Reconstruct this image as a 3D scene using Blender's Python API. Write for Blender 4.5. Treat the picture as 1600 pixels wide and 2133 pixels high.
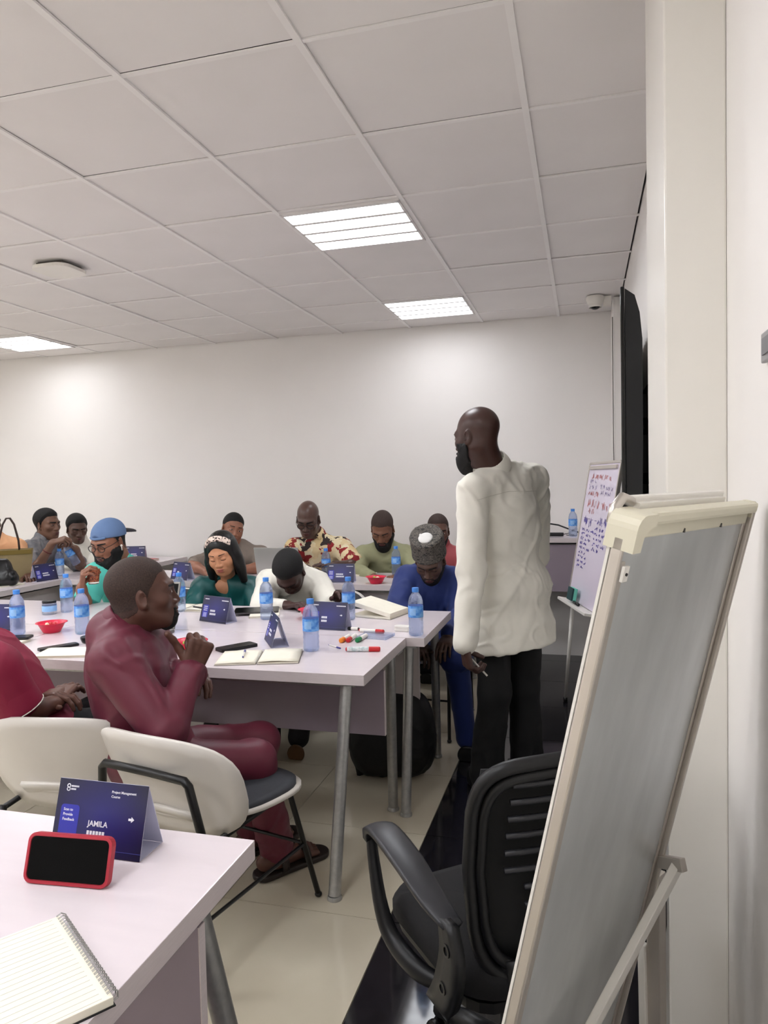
import bpy, bmesh, math, random
import numpy as np
from mathutils import Vector, Matrix
random.seed(7)
rng = np.random.RandomState(11)
SC = bpy.context.scene
COL = SC.collection
for o in list(bpy.data.objects):
    bpy.data.objects.remove(o)

# ------------------------------------------------------------------ camera, world, exposure
CAM_H = 1.42
yaw, pitch, roll, F_PX = 0.26964, -0.04127, -0.022425, 1512.55
fw = Vector((-math.sin(yaw) * math.cos(pitch), math.cos(yaw) * math.cos(pitch), math.sin(pitch)))
r0 = Vector((math.cos(yaw), math.sin(yaw), 0)); u0 = r0.cross(fw)
rt = r0 * math.cos(roll) + u0 * math.sin(roll)
up = u0 * math.cos(roll) - r0 * math.sin(roll)
cam_data = bpy.data.cameras.new('camera')
cam_data.sensor_fit = 'HORIZONTAL'; cam_data.sensor_width = 36.0
cam_data.lens = F_PX / 1600 * 36.0
cam_data.clip_start = 0.02
cam = bpy.data.objects.new('camera', cam_data); COL.objects.link(cam)
m = Matrix.Identity(4)
for i in range(3):
    m[i][0] = rt[i]; m[i][1] = up[i]; m[i][2] = -fw[i]
m[0][3], m[1][3], m[2][3] = 0.0, 0.0, CAM_H
cam.matrix_world = m
SC.camera = cam
world = bpy.data.worlds.new('world'); SC.world = world
world.use_nodes = True
world.node_tree.nodes['Background'].inputs[0].default_value = (0.9, 0.95, 1.0, 1)
world.node_tree.nodes['Background'].inputs[1].default_value = 0.1
SC.view_settings.view_transform = 'Standard'
SC.view_settings.look = 'None'
SC.view_settings.exposure = 1.56
SC.view_settings.gamma = 1.0
SC.view_settings.use_curve_mapping = False
LIGHT_STRENGTH = 9.0

# ------------------------------------------------------------------ materials
def lin(c):
    """sRGB 0-255 -> linear"""
    out = []
    for v in c:
        v = v / 255.0
        out.append(v / 12.92 if v <= 0.04045 else ((v + 0.055) / 1.055) ** 2.4)
    return tuple(out)

MATS = {}
def mat(name, rgb, rough=0.5, metal=0.0, spec=0.5, noise=0.0, nscale=8.0, bump=0.0, bscale=60.0, coat=0.0,
        trans=0.0, ior=1.45, emit=0.0, rgb2=None, stretch=None, sheen=0.0):
    if name in MATS:
        return MATS[name]
    m = bpy.data.materials.new(name); m.use_nodes = True
    nt = m.node_tree; b = nt.nodes['Principled BSDF']
    c = lin(rgb)
    b.inputs['Base Color'].default_value = (*c, 1)
    b.inputs['Roughness'].default_value = rough
    b.inputs['Metallic'].default_value = metal
    b.inputs['Specular IOR Level'].default_value = spec
    b.inputs['IOR'].default_value = ior
    b.inputs['Transmission Weight'].default_value = trans
    b.inputs['Coat Weight'].default_value = coat
    b.inputs['Sheen Weight'].default_value = sheen
    if emit:
        b.inputs['Emission Color'].default_value = (*c, 1)
        b.inputs['Emission Strength'].default_value = emit
    tc = None
    if noise or bump:
        tc = nt.nodes.new('ShaderNodeTexCoord'); mp = nt.nodes.new('ShaderNodeMapping')
        nt.links.new(tc.outputs['Object'], mp.inputs['Vector'])
        if stretch: mp.inputs['Scale'].default_value = stretch
    if noise:
        n = nt.nodes.new('ShaderNodeTexNoise'); n.inputs['Scale'].default_value = nscale; n.inputs['Detail'].default_value = 5
        nt.links.new(mp.outputs[0], n.inputs['Vector'])
        mix = nt.nodes.new('ShaderNodeMix'); mix.data_type = 'RGBA'
        c2 = lin(rgb2) if rgb2 else tuple(v * (1 - noise) for v in c)
        mix.inputs[6].default_value = (*c, 1); mix.inputs[7].default_value = (*c2, 1)
        rmp = nt.nodes.new('ShaderNodeMapRange'); rmp.inputs[1].default_value = 0.35; rmp.inputs[2].default_value = 0.65
        nt.links.new(n.outputs['Fac'], rmp.inputs[0]); nt.links.new(rmp.outputs[0], mix.inputs[0])
        nt.links.new(mix.outputs[2], b.inputs['Base Color'])
    if bump:
        n2 = nt.nodes.new('ShaderNodeTexNoise'); n2.inputs['Scale'].default_value = bscale; n2.inputs['Detail'].default_value = 3
        nt.links.new(mp.outputs[0], n2.inputs['Vector'])
        bp = nt.nodes.new('ShaderNodeBump'); bp.inputs['Strength'].default_value = bump; bp.inputs['Distance'].default_value = 0.004
        nt.links.new(n2.outputs['Fac'], bp.inputs['Height']); nt.links.new(bp.outputs[0], b.inputs['Normal'])
    MATS[name] = m
    return m

def voronoi_print(name, cols, scale, rough=0.7, stretch=(1, 1, 1), distort=0.6):
    """printed fabric: patches of several colours"""
    m = bpy.data.materials.new(name); m.use_nodes = True; nt = m.node_tree; b = nt.nodes['Principled BSDF']
    b.inputs['Roughness'].default_value = rough
    tc = nt.nodes.new('ShaderNodeTexCoord'); mp = nt.nodes.new('ShaderNodeMapping'); mp.inputs['Scale'].default_value = stretch
    nz = nt.nodes.new('ShaderNodeTexNoise'); nz.inputs['Scale'].default_value = scale; nz.inputs['Detail'].default_value = 4
    nz.inputs['Distortion'].default_value = distort
    nt.links.new(tc.outputs['Object'], mp.inputs['Vector']); nt.links.new(mp.outputs[0], nz.inputs['Vector'])
    cr = nt.nodes.new('ShaderNodeValToRGB'); cr.color_ramp.interpolation = 'CONSTANT'
    n = len(cols); lo, hi = 0.36, 0.64
    while len(cr.color_ramp.elements) < n: cr.color_ramp.elements.new(0.5)
    for i, c in enumerate(cols):
        e = cr.color_ramp.elements[i]; e.position = 0 if i == 0 else lo + (hi - lo) * i / n; e.color = (*lin(c), 1)
    nt.links.new(nz.outputs['Fac'], cr.inputs[0]); nt.links.new(cr.outputs[0], b.inputs['Base Color'])
    MATS[name] = m
    return m

def cell_print(name, cols, scale, rough=0.75, warp=0.12):
    """printed cotton: irregular patches, each of one colour"""
    m = bpy.data.materials.new(name); m.use_nodes = True; nt = m.node_tree; b = nt.nodes['Principled BSDF']; b.inputs['Roughness'].default_value = rough
    tc = nt.nodes.new('ShaderNodeTexCoord'); nz = nt.nodes.new('ShaderNodeTexNoise'); nz.inputs['Scale'].default_value = 18; nz.inputs['Detail'].default_value = 3
    sc = nt.nodes.new('ShaderNodeVectorMath'); sc.operation = 'SCALE'; sc.inputs[3].default_value = warp
    ad = nt.nodes.new('ShaderNodeVectorMath'); ad.operation = 'ADD'
    vo = nt.nodes.new('ShaderNodeTexVoronoi'); vo.inputs['Scale'].default_value = scale
    sp = nt.nodes.new('ShaderNodeSeparateColor'); cr = nt.nodes.new('ShaderNodeValToRGB'); cr.color_ramp.interpolation = 'CONSTANT'
    nt.links.new(tc.outputs['Object'], nz.inputs['Vector']); nt.links.new(nz.outputs['Color'], sc.inputs[0]); nt.links.new(tc.outputs['Object'], ad.inputs[0]); nt.links.new(sc.outputs[0], ad.inputs[1])
    nt.links.new(ad.outputs[0], vo.inputs['Vector']); nt.links.new(vo.outputs['Color'], sp.inputs[0]); nt.links.new(sp.outputs[0], cr.inputs[0]); nt.links.new(cr.outputs[0], b.inputs['Base Color'])
    n = len(cols)
    while len(cr.color_ramp.elements) < n: cr.color_ramp.elements.new(0.5)
    for i, c in enumerate(cols):
        e = cr.color_ramp.elements[i]; e.position = i / n; e.color = (*lin(c), 1)
    MATS[name] = m
    return m

M_WALL = mat('wall_paint', (242, 238, 234), 0.55, noise=0.03, nscale=1.3, bump=0.05, bscale=90)
M_PILLAR = mat('pillar_gloss_paint', (240, 236, 228), 0.32, noise=0.03, nscale=2, bump=0.06, bscale=40)
M_CEIL = mat('ceiling_board', (240, 236, 234), 0.8, noise=0.03, nscale=3)
M_TBAR = mat('ceiling_bar_white', (246, 243, 241), 0.5, noise=0.02)
M_SLAB = mat('slab_grey', (90, 86, 84), 0.9, noise=0.05)
M_CREAM = mat('cream_tile', (210, 202, 182), 0.10, spec=0.5, noise=0.05, nscale=2.5, rgb2=(202, 193, 172))
M_BLACKTILE = mat('black_tile', (26, 24, 27), 0.07, spec=0.6, noise=0.3, nscale=30, rgb2=(34, 32, 36))
M_GROUT = mat('grout', (150, 140, 122), 0.8, noise=0.1)
M_TABLE = mat('table_laminate', (226, 215, 219), 0.16, spec=0.5, noise=0.03, nscale=4, stretch=(1, 8, 1))
M_EDGE = mat('table_edge_band', (214, 203, 204), 0.35, noise=0.06, nscale=30, stretch=(1, 1, 12))
M_PANEL = mat('panel_mauve_grey', (150, 137, 148), 0.4, noise=0.04)
M_PANEL2 = mat('panel_pale', (205, 196, 196), 0.4, noise=0.04)
M_STEEL = mat('leg_steel', (176, 176, 174), 0.40, metal=0.75, noise=0.15, nscale=60, bump=0.04, bscale=200)
M_BLACK = mat('black_metal', (14, 14, 15), 0.35, noise=0.2)
M_BLACKPL = mat('black_plastic', (17, 17, 20), 0.42, noise=0.2, nscale=40)
M_ARM = mat('arm_plastic', (44, 44, 48), 0.38, noise=0.1)
M_MESHBLK = mat('chair_mesh', (9, 9, 11), 0.7, noise=0.3, nscale=200)
M_SHELL = mat('chair_shell', (226, 220, 212), 0.34, noise=0.03)
M_PAD = mat('chair_pad', (62, 64, 70), 0.75, noise=0.1, nscale=60, bump=0.1, bscale=300)
M_WHITEPL = mat('white_plastic', (236, 232, 224), 0.4, noise=0.02)
M_CREAMPL = mat('cream_plastic', (226, 220, 198), 0.4, noise=0.03)
M_ALU = mat('aluminium', (205, 198, 190), 0.34, metal=0.75, noise=0.05)
M_SHEET = mat('zinc_sheet', (218, 221, 222), 0.33, metal=0.7, noise=0.12, nscale=6, stretch=(3, 0.8, 1), bump=0.03, bscale=12)
M_NAVYCARD = None

# ------------------------------------------------------------------ mesh helpers
def link(o, parent=None):
    COL.objects.link(o)
    if parent is not None: o.parent = parent
    return o

def tag(o, label=None, cat=None, group=None, kind=None):
    if label: o['label'] = label
    if cat: o['category'] = cat
    if group: o['group'] = group
    if kind: o['kind'] = kind
    return o

def empty(name, loc, rz=0.0, label=None, cat=None, group=None):
    o = bpy.data.objects.new(name, None); o.empty_display_size = 0.05
    o.location = loc; o.rotation_euler = (0, 0, rz); COL.objects.link(o)
    return tag(o, label, cat, group)

def rotm(a=(0, 0, 0)):
    return np.array(Matrix.Rotation(a[2], 3, 'Z') @ Matrix.Rotation(a[1], 3, 'Y') @ Matrix.Rotation(a[0], 3, 'X'))

class MB:
    def __init__(s): s.v = []; s.f = []
    def raw(s, v, f):
        b = len(s.v); s.v += [tuple(map(float, p)) for p in v]; s.f += [tuple(b + i for i in q) for q in f]; return s
    def box(s, c, d, rot=None, bev=0.0):
        hx, hy, hz = d[0] / 2, d[1] / 2, d[2] / 2
        if bev <= 0:
            v = [(x, y, z) for z in (-hz, hz) for y in (-hy, hy) for x in (-hx, hx)]
            f = [(0, 2, 3, 1), (4, 5, 7, 6), (0, 1, 5, 4), (2, 6, 7, 3), (0, 4, 6, 2), (1, 3, 7, 5)]
        else:
            bm = bmesh.new(); bmesh.ops.create_cube(bm, size=1)
            for w in bm.verts: w.co = Vector((w.co.x * d[0], w.co.y * d[1], w.co.z * d[2]))
            bmesh.ops.bevel(bm, geom=list(bm.edges), offset=min(bev, min(d) * 0.45), segments=2, affect='EDGES', profile=0.6)
            bm.verts.index_update(); v = [tuple(w.co) for w in bm.verts]; f = [tuple(w.index for w in q.verts) for q in bm.faces]; bm.free()
        v = np.array(v)
        if rot is not None: v = v @ np.array(rot).T
        return s.raw(v + np.array(c), f)
    def tube(s, pts, r, n=10, closed=False, caps=True):
        pts = [np.array(p, float) for p in pts]; N = len(pts)
        rs = r if hasattr(r, '__len__') else [r] * N
        tg = []
        for i in range(N):
            a = pts[(i - 1) % N] if (closed or i > 0) else pts[0]; b = pts[(i + 1) % N] if (closed or i < N - 1) else pts[-1]
            t = b - a; tg.append(t / (np.linalg.norm(t) + 1e-12))
        ref = np.array([0, 0, 1.0]) if abs(tg[0][2]) < 0.9 else np.array([1.0, 0, 0])
        u = np.cross(tg[0], ref); u /= np.linalg.norm(u)
        V = []
        for i in range(N):
            u = u - tg[i] * u.dot(tg[i]); u /= np.linalg.norm(u) + 1e-12; w = np.cross(tg[i], u)
            for k in range(n):
                a = 2 * math.pi * k / n; V.append(pts[i] + rs[i] * (math.cos(a) * u + math.sin(a) * w))
        Fc = []
        for i in range(N if closed else N - 1):
            j = (i + 1) % N
            for k in range(n):
                l = (k + 1) % n; Fc.append((i * n + k, i * n + l, j * n + l, j * n + k))
        if caps and not closed:
            Fc.append(tuple(range(n))[::-1]); Fc.append(tuple((N - 1) * n + k for k in range(n)))
        return s.raw(V, Fc)
    def lathe(s, prof, c=(0, 0, 0), n=20, rot=None, cap=True):
        V = []; Fc = []
        for (r, z) in prof:
            for k in range(n):
                a = 2 * math.pi * k / n; V.append((r * math.cos(a), r * math.sin(a), z))
        m = len(prof)
        for i in range(m - 1):
            for k in range(n):
                l = (k + 1) % n; Fc.append((i * n + k, i * n + l, (i + 1) * n + l, (i + 1) * n + k))
        if cap:
            Fc.append(tuple(range(n))[::-1]); Fc.append(tuple((m - 1) * n + k for k in range(n)))
        V = np.array(V)
        if rot is not None: V = V @ np.array(rot).T
        return s.raw(V + np.array(c), Fc)
    def prism(s, poly, z0, z1, rot=None, c=(0, 0, 0)):
        n = len(poly); V = [(x, y, z0) for x, y in poly] + [(x, y, z1) for x, y in poly]
        Fc = [tuple(range(n))[::-1], tuple(n + i for i in range(n))] + [(i, (i + 1) % n, n + (i + 1) % n, n + i) for i in range(n)]
        V = np.array(V, float)
        if rot is not None: V = V @ np.array(rot).T
        return s.raw(V + np.array(c), Fc)
    def ball(s, c, r, n=12, m=8, rot=None):
        r = np.array(r if hasattr(r, '__len__') else (r, r, r), float)
        V = [(0, 0, 1)]
        for i in range(1, m):
            t = math.pi * i / m
            for k in range(n):
                a = 2 * math.pi * k / n; V.append((math.sin(t) * math.cos(a), math.sin(t) * math.sin(a), math.cos(t)))
        V.append((0, 0, -1)); V = np.array(V) * r
        if rot is not None: V = V @ np.array(rot).T
        Fc = [(0, 1 + k, 1 + (k + 1) % n) for k in range(n)]
        for i in range(m - 2):
            for k in range(n):
                l = (k + 1) % n; a = 1 + i * n; Fc.append((a + k, a + n + k, a + n + l, a + l))
        e = len(V) - 1; a = 1 + (m - 2) * n
        Fc += [(a + k, e, a + (k + 1) % n) for k in range(n)]
        return s.raw(V + np.array(c), Fc)
    def sheet(s, grid, th, nrm=None):
        """grid[i][j] of points -> thick sheet"""
        G = np.array(grid, float); a, b = G.shape[:2]
        du = np.gradient(G, axis=0); dv = np.gradient(G, axis=1); nn = np.cross(du, dv)
        nn /= np.linalg.norm(nn, axis=2, keepdims=True) + 1e-12
        T = (G + nn * th / 2).reshape(-1, 3); B = (G - nn * th / 2).reshape(-1, 3); n = a * b
        Fc = []
        for i in range(a - 1):
            for j in range(b - 1):
                q = (i * b + j, (i + 1) * b + j, (i + 1) * b + j + 1, i * b + j + 1)
                Fc.append(q); Fc.append(tuple(n + k for k in q[::-1]))
        ring = [(0, j) for j in range(b)] + [(i, b - 1) for i in range(1, a)] + [(a - 1, j) for j in range(b - 2, -1, -1)] + [(i, 0) for i in range(a - 2, 0, -1)]
        ids = [i * b + j for i, j in ring]
        for k in range(len(ids)):
            l = (k + 1) % len(ids); Fc.append((ids[k], ids[l], n + ids[l], n + ids[k]))
        return s.raw(np.vstack([T, B]), Fc)
    def mesh(s, name, m, smooth=False):
        me = bpy.data.meshes.new(name); me.from_pydata(s.v, [], s.f); me.update()
        if m is not None: me.materials.append(m)
        if smooth:
            me.shade_smooth()
            if smooth == 'auto': me.set_sharp_from_angle(angle=math.radians(38))
        return me
    def build(s, name, m, parent=None, smooth=False, loc=None, rot=None):
        o = bpy.data.objects.new(name, s.mesh(name, m, smooth))
        if loc is not None: o.location = loc
        if rot is not None: o.rotation_euler = rot
        return link(o, parent)

def smooth_pts(pts, n=4):
    """Catmull-Rom through the points"""
    P = [np.array(p, float) for p in pts]; P = [2 * P[0] - P[1]] + P + [2 * P[-1] - P[-2]]; out = []
    for i in range(1, len(P) - 2):
        for k in range(n):
            t = k / n
            out.append(0.5 * (2 * P[i] + (P[i + 1] - P[i - 1]) * t + (2 * P[i - 1] - 5 * P[i] + 4 * P[i + 1] - P[i + 2]) * t * t + (3 * P[i] - P[i - 1] - 3 * P[i + 1] + P[i + 2]) * t ** 3))
    return out + [P[-2]]

def fix_normals(o):
    bm = bmesh.new(); bm.from_mesh(o.data); bmesh.ops.recalc_face_normals(bm, faces=bm.faces); bm.to_mesh(o.data); bm.free(); return o

def copy_tree(o, parent=None):
    c = o.copy(); COL.objects.link(c); c.parent = parent
    for ch in o.children: copy_tree(ch, c)
    return c

def rrect(w, h, r, n=5):
    pts = []
    for cx, cy, a0 in ((w / 2 - r, h / 2 - r, 0), (-w / 2 + r, h / 2 - r, 90), (-w / 2 + r, -h / 2 + r, 180), (w / 2 - r, -h / 2 + r, 270)):
        for k in range(n + 1):
            a = math.radians(a0 + 90 * k / n); pts.append((cx + r * math.cos(a), cy + r * math.sin(a)))
    return pts

def text_mesh(body, size, m, parent, M4, name='lettering', align='LEFT', bold=False):
    cu = bpy.data.curves.new('txt', 'FONT'); cu.body = body; cu.size = size; cu.align_x = align
    cu.resolution_u = 2; cu.extrude = 0.00015
    if bold: cu.offset = size * 0.018
    t = bpy.data.objects.new('txt', cu); COL.objects.link(t)
    dg = bpy.context.evaluated_depsgraph_get(); me = bpy.data.meshes.new_from_object(t.evaluated_get(dg))
    bpy.data.objects.remove(t); bpy.data.curves.remove(cu)
    me.materials.clear(); me.materials.append(m); me.transform(M4)
    o = bpy.data.objects.new(name, me); return link(o, parent)
# ------------------------------------------------------------------ the room
XR, XL, YF, YN, ZC = 0.274, -6.6, 5.95, -1.3, 2.694
def struct(name, mb, m, parent=None, smooth=False):
    o = mb.build(name, m, parent, smooth)
    if parent is None: o['kind'] = 'structure'
    return o
floor = struct('floor', MB().box(((XL + XR) / 2, (YF + YN) / 2, -0.055), (XR - XL + 0.4, YF - YN + 0.4, 0.10)), M_GROUT)
struct('wall_far', MB().box(((XL + XR) / 2, YF + 0.05, ZC / 2 + 0.05), (XR - XL + 0.4, 0.10, ZC + 0.2)), M_WALL)
struct('wall_right', MB().box((XR + 0.05, (YF + YN) / 2, ZC / 2 + 0.05), (0.10, YF - YN, ZC + 0.2)), M_WALL)
struct('wall_left', MB().box((XL - 0.05, (YF + YN) / 2, ZC / 2 + 0.05), (0.10, YF - YN, ZC + 0.2)), M_WALL)
struct('wall_near', MB().box(((XL + XR) / 2, YN - 0.05, ZC / 2 + 0.05), (XR - XL + 0.4, 0.10, ZC + 0.2)), M_WALL)
struct('wall_pillar', MB().box(((0.160 + XR) / 2, (1.570 + 1.985) / 2, ZC / 2), (XR - 0.160, 0.415, ZC - 0.002), bev=0.004), M_PILLAR)
struct('trim_1', MB().box(((0.212 + XR) / 2, 5.7, ZC / 2), (XR - 0.212, 0.5, ZC - 0.004), bev=0.003), M_WALL)
ceiling = struct('ceiling', MB().box(((XL + XR) / 2, (YF + YN) / 2, ZC + 0.16), (XR - XL + 0.4, YF - YN + 0.4, 0.06)), M_SLAB)

# floor tiles
TS = 0.59
xs = [-0.628 - TS * k for k in range(11)][::-1]
def floor_tile(x0, x1, y0, y1, m, cache={}):
    g = 0.0016; w, d = x1 - x0 - 2 * g, y1 - y0 - 2 * g
    key = (round(w, 4), round(d, 4), m.name)
    if key not in cache: cache[key] = MB().box((0, 0, -0.004), (w, d, 0.008)).mesh('floor_tile', m)
    o = bpy.data.objects.new('floor_tile', cache[key]); o.location = ((x0 + x1) / 2, (y0 + y1) / 2, random.uniform(-0.0004, 0)); link(o, floor)
ys = [2.205 + TS * k for k in range(-6, 7)]
ys = [YN] + [y for y in ys if YN + 0.02 < y < YF - 0.02] + [YF]
for j in range(len(ys) - 1):
    for i in range(len(xs) - 1):
        if xs[i + 1] > XL: floor_tile(max(xs[i], XL), xs[i + 1], ys[j], ys[j + 1], M_CREAM)
    floor_tile(-0.628, -0.038, ys[j], ys[j + 1], M_BLACKTILE)
    floor_tile(-0.038, XR, ys[j], ys[j + 1], M_BLACKTILE)

# suspended ceiling: bars and boards
GX0, GY0, G = -0.1818, 2.0192, 0.6
cols = [GX0 + G * k for k in range(-10, 1)]
rows = [GY0 + G * k for k in range(-5, 7)]
LIGHTS = {(-2, 2), (-2, 5), (-8, 5), (-8, 2), (-8, -2), (-5, -2), (-2, -2), (-5, 0), (-2, -4), (-5, -5), (-8, -5), (-10, -1), (-10, 2)}  # a few seen lamps; the rest are unseen, added to even the light
bar_y = MB().box((0, 0, 0.004), (0.022, YF - YN, 0.008)).mesh('ceiling_bar', M_TBAR)
bar_x = MB().box((0, 0, 0.0045), (XR - XL, 0.016, 0.006)).mesh('ceiling_bar', M_TBAR)
for x in cols:
    o = bpy.data.objects.new('ceiling_bar', bar_y); o.location = (x, (YF + YN) / 2, ZC - 0.001); link(o, ceiling)
for y in rows:
    o = bpy.data.objects.new('ceiling_bar', bar_x); o.location = ((XL + XR) / 2, y, ZC); link(o, ceiling)
tcache = {}
xe = [XL] + cols + [XR]; ye = [YN] + rows + [YF]
for i in range(len(xe) - 1):
    for j in range(len(ye) - 1):
        ci, rj = i - 11, j - 6
        if (ci, rj) in LIGHTS: continue
        w, d = xe[i + 1] - xe[i], ye[j + 1] - ye[j]
        if w < 0.05 or d < 0.05: continue
        key = (round(w, 3), round(d, 3))
        if key not in tcache: tcache[key] = MB().box((0, 0, 0.006), (w - 0.018, d - 0.018, 0.010), bev=0.002).mesh('ceiling_tile', M_CEIL)
        o = bpy.data.objects.new('ceiling_tile', tcache[key])
        o.location = ((xe[i] + xe[i + 1]) / 2, (ye[j] + ye[j + 1]) / 2, ZC + 0.0045 + random.uniform(0, 0.003))
        o.rotation_euler = (random.uniform(-0.003, 0.003), random.uniform(-0.003, 0.003), 0)
        link(o, ceiling)
# wall angle under the ceiling
LAMP_RGB = (242, 245, 250)
M_GLOW = mat('lamp_diffuser', LAMP_RGB, 0.5, emit=LIGHT_STRENGTH)
M_GLOW_DIM = mat('lamp_diffuser_dimmed', LAMP_RGB, 0.5, emit=LIGHT_STRENGTH * 0.42)  # dimmed on purpose to soften hot spots on far wall and near table
M_LAMP = mat('lamp_housing', (238, 234, 232), 0.45, noise=0.02)
LNAMES = {(-2, 2): 'four bar ceiling light nearest the camera', (-2, 5): 'four bar ceiling light close to the far wall above the trainer',
          (-8, 5): 'four bar ceiling light cut off at the left edge of the picture'}
bar_poly = rrect(0.55, 0.105, 0.028, 4)
glow_me = MB().prism(bar_poly, -0.001, 0.006).mesh('diffuser', M_GLOW)
glow_dim = MB().prism(bar_poly, -0.001, 0.006).mesh('diffuser', M_GLOW_DIM)
house = MB().box((0, 0, 0.012), (0.58, 0.58, 0.012))
for k in range(5):
    house.box((0, -0.2734 + 0.1367 * k, 0.0005), (0.58, 0.027, 0.017))
for k in (-1, 1): house.box((k * 0.2845, 0, 0.0005), (0.011, 0.58, 0.017))
house_me = house.mesh('housing', M_LAMP)
for (c, r) in sorted(LIGHTS):
    t = empty('ceiling_light', (GX0 + G * c + 0.3, GY0 + G * r + 0.3, ZC), 0,
              LNAMES.get((c, r), 'added four bar ceiling light outside the picture, evening the light'), 'light', 'square ceiling lights')
    o = bpy.data.objects.new('housing', house_me); link(o, t)
    for k in range(4):
        o = bpy.data.objects.new('diffuser', glow_dim if (r == 5 or (c, r) == (-2, -2)) else glow_me); o.location = (0, -0.205 + 0.1367 * k, 0.002); link(o, t)

# wifi access point / round cassette on the ceiling
t = empty('ceiling_access_point', (-2.88, 3.57, ZC), 0, 'white flat access point hung under a ceiling board', 'access point')
o = MB().prism(rrect(0.24, 0.24, 0.07, 5), -0.034, -0.016).build('cover', M_WHITEPL, t)
MB().box((0, 0, -0.008), (0.17, 0.17, 0.022)).build('mount', mat('mount_grey', (92, 86, 80), 0.6, noise=0.1), t)
MB().box((0.05, 0.105, -0.012), (0.05, 0.02, 0.014)).build('connector', M_BLACKPL, t)

# dome camera in the far corner
t = empty('dome_camera', (0.088, 5.4, ZC), 0, 'small white dome security camera under the ceiling', 'camera')
MB().lathe([(0.058, 0), (0.062, -0.02), (0.05, -0.055), (0.042, -0.062)], n=24).build('housing', M_WHITEPL, t, 'auto')
MB().ball((0, 0, -0.058), (0.040, 0.040, 0.034), 20, 12).build('dome', mat('dark_dome', (20, 20, 22), 0.08, noise=0.1), t, True)
MB().lathe([(0.043, -0.060), (0.045, -0.072), (0.043, -0.078)], n=24, cap=False).build('ring', M_WHITEPL, t, True)
tag(MB().box((0.17, 5.42, ZC - 0.035), (0.055, 0.05, 0.066), bev=0.006).build('junction_box', M_WHITEPL), 'small white cable box beside the dome camera', 'box')

# switch plate at the right edge of the picture
t = empty('wall_sign', (XR - 0.001, 1.185, 1.612), 0, 'small grey plate on the wall at the right edge', 'sign')
MB().box((-0.004, 0, 0), (0.008, 0.12, 0.045), bev=0.002).build('plate', mat('plate_grey', (150, 148, 150), 0.4, noise=0.05), t)
MB().box((-0.009, 0, 0.0), (0.003, 0.09, 0.025)).build('inset', mat('plate_inset', (110, 110, 114), 0.4, noise=0.05), t)

# wall screen, seen from its edge
t = empty('wall_screen', (0.205, 3.48, 1.595), 0, 'large black wall screen on a swivel mount, seen edge on', 'screen')
rz = math.radians(-2.9); Rz = rotm((0, 0, rz))
W2, Hh = 0.84, 0.475
MB().box(np.array((-0.030, 0, 0)) @ Rz.T, (0.014, 2 * W2, 2 * Hh), rot=Rz, bev=0.004).build('panel', mat('screen_glass', (8, 9, 11), 0.12, noise=0.1), t)
back = []
for iy in range(2):
    y = (-1 if iy == 0 else 1) * (W2 - 0.01)
    back.append([(-0.022, y, -Hh + 0.01), (0.012, y, -Hh + 0.02), (0.030, y, -Hh + 0.12), (0.034, y, 0), (0.034, y, Hh - 0.18), (0.026, y, Hh - 0.09), (0.010, y, Hh - 0.03), (-0.022, y, Hh - 0.005)])
b = MB(); n = len(back[0]); b.raw([np.array(p) @ Rz.T for r in back for p in r], [tuple(range(n)), tuple(n + i for i in range(n))[::-1]] + [(i, n + i, n + (i + 1) % n, (i + 1) % n) for i in range(n)])
fix_normals(b.build('housing', mat('screen_housing', (20, 21, 24), 0.45, noise=0.15), t, 'auto'))
MB().box((0.062, -0.05, 0.0), (0.012, 0.5, 0.42)).build('wall_plate', M_BLACKPL, t)
MB().box((0.045, -0.20, 0.12), (0.035, 0.05, 0.10), bev=0.006).box((0.045, -0.20, -0.08), (0.035, 0.05, 0.16), bev=0.006).tube([(0.034, -0.22, 0.02), (0.060, -0.16, 0.10)], 0.010, 8).tube([(0.034, -0.22, -0.02), (0.060, -0.16, -0.14)], 0.010, 8).build('swivel_arm', M_BLACKPL, t)
MB().box((0.036, -0.78, 0.20), (0.012, 0.05, 0.10), bev=0.004).build('port_cover', M_BLACKPL, t)
tag(MB().tube([(0.205, 5.44, 2.55), (0.205, 5.44, 1.6), (0.21, 5.44, 1.35), (0.19, 5.42, 1.28)], 0.004, 6).build('wall_cable', mat('cable_grey', (120, 116, 112), 0.6, noise=0.1)), 'thin grey cable running down the far corner', 'cable')
# ------------------------------------------------------------------ tables
def two_tone_top(x0, x1, y0, y1, z, th, name, parent):
    b = MB().box(((x0 + x1) / 2, (y0 + y1) / 2, z - th / 2), (x1 - x0, y1 - y0, th), bev=0.0015)
    o = b.build(name, M_TABLE, parent)
    o.data.materials.append(M_EDGE)
    for p in o.data.polygons:
        if abs(p.normal.z) < 0.5: p.material_index = 1
    return o

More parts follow.
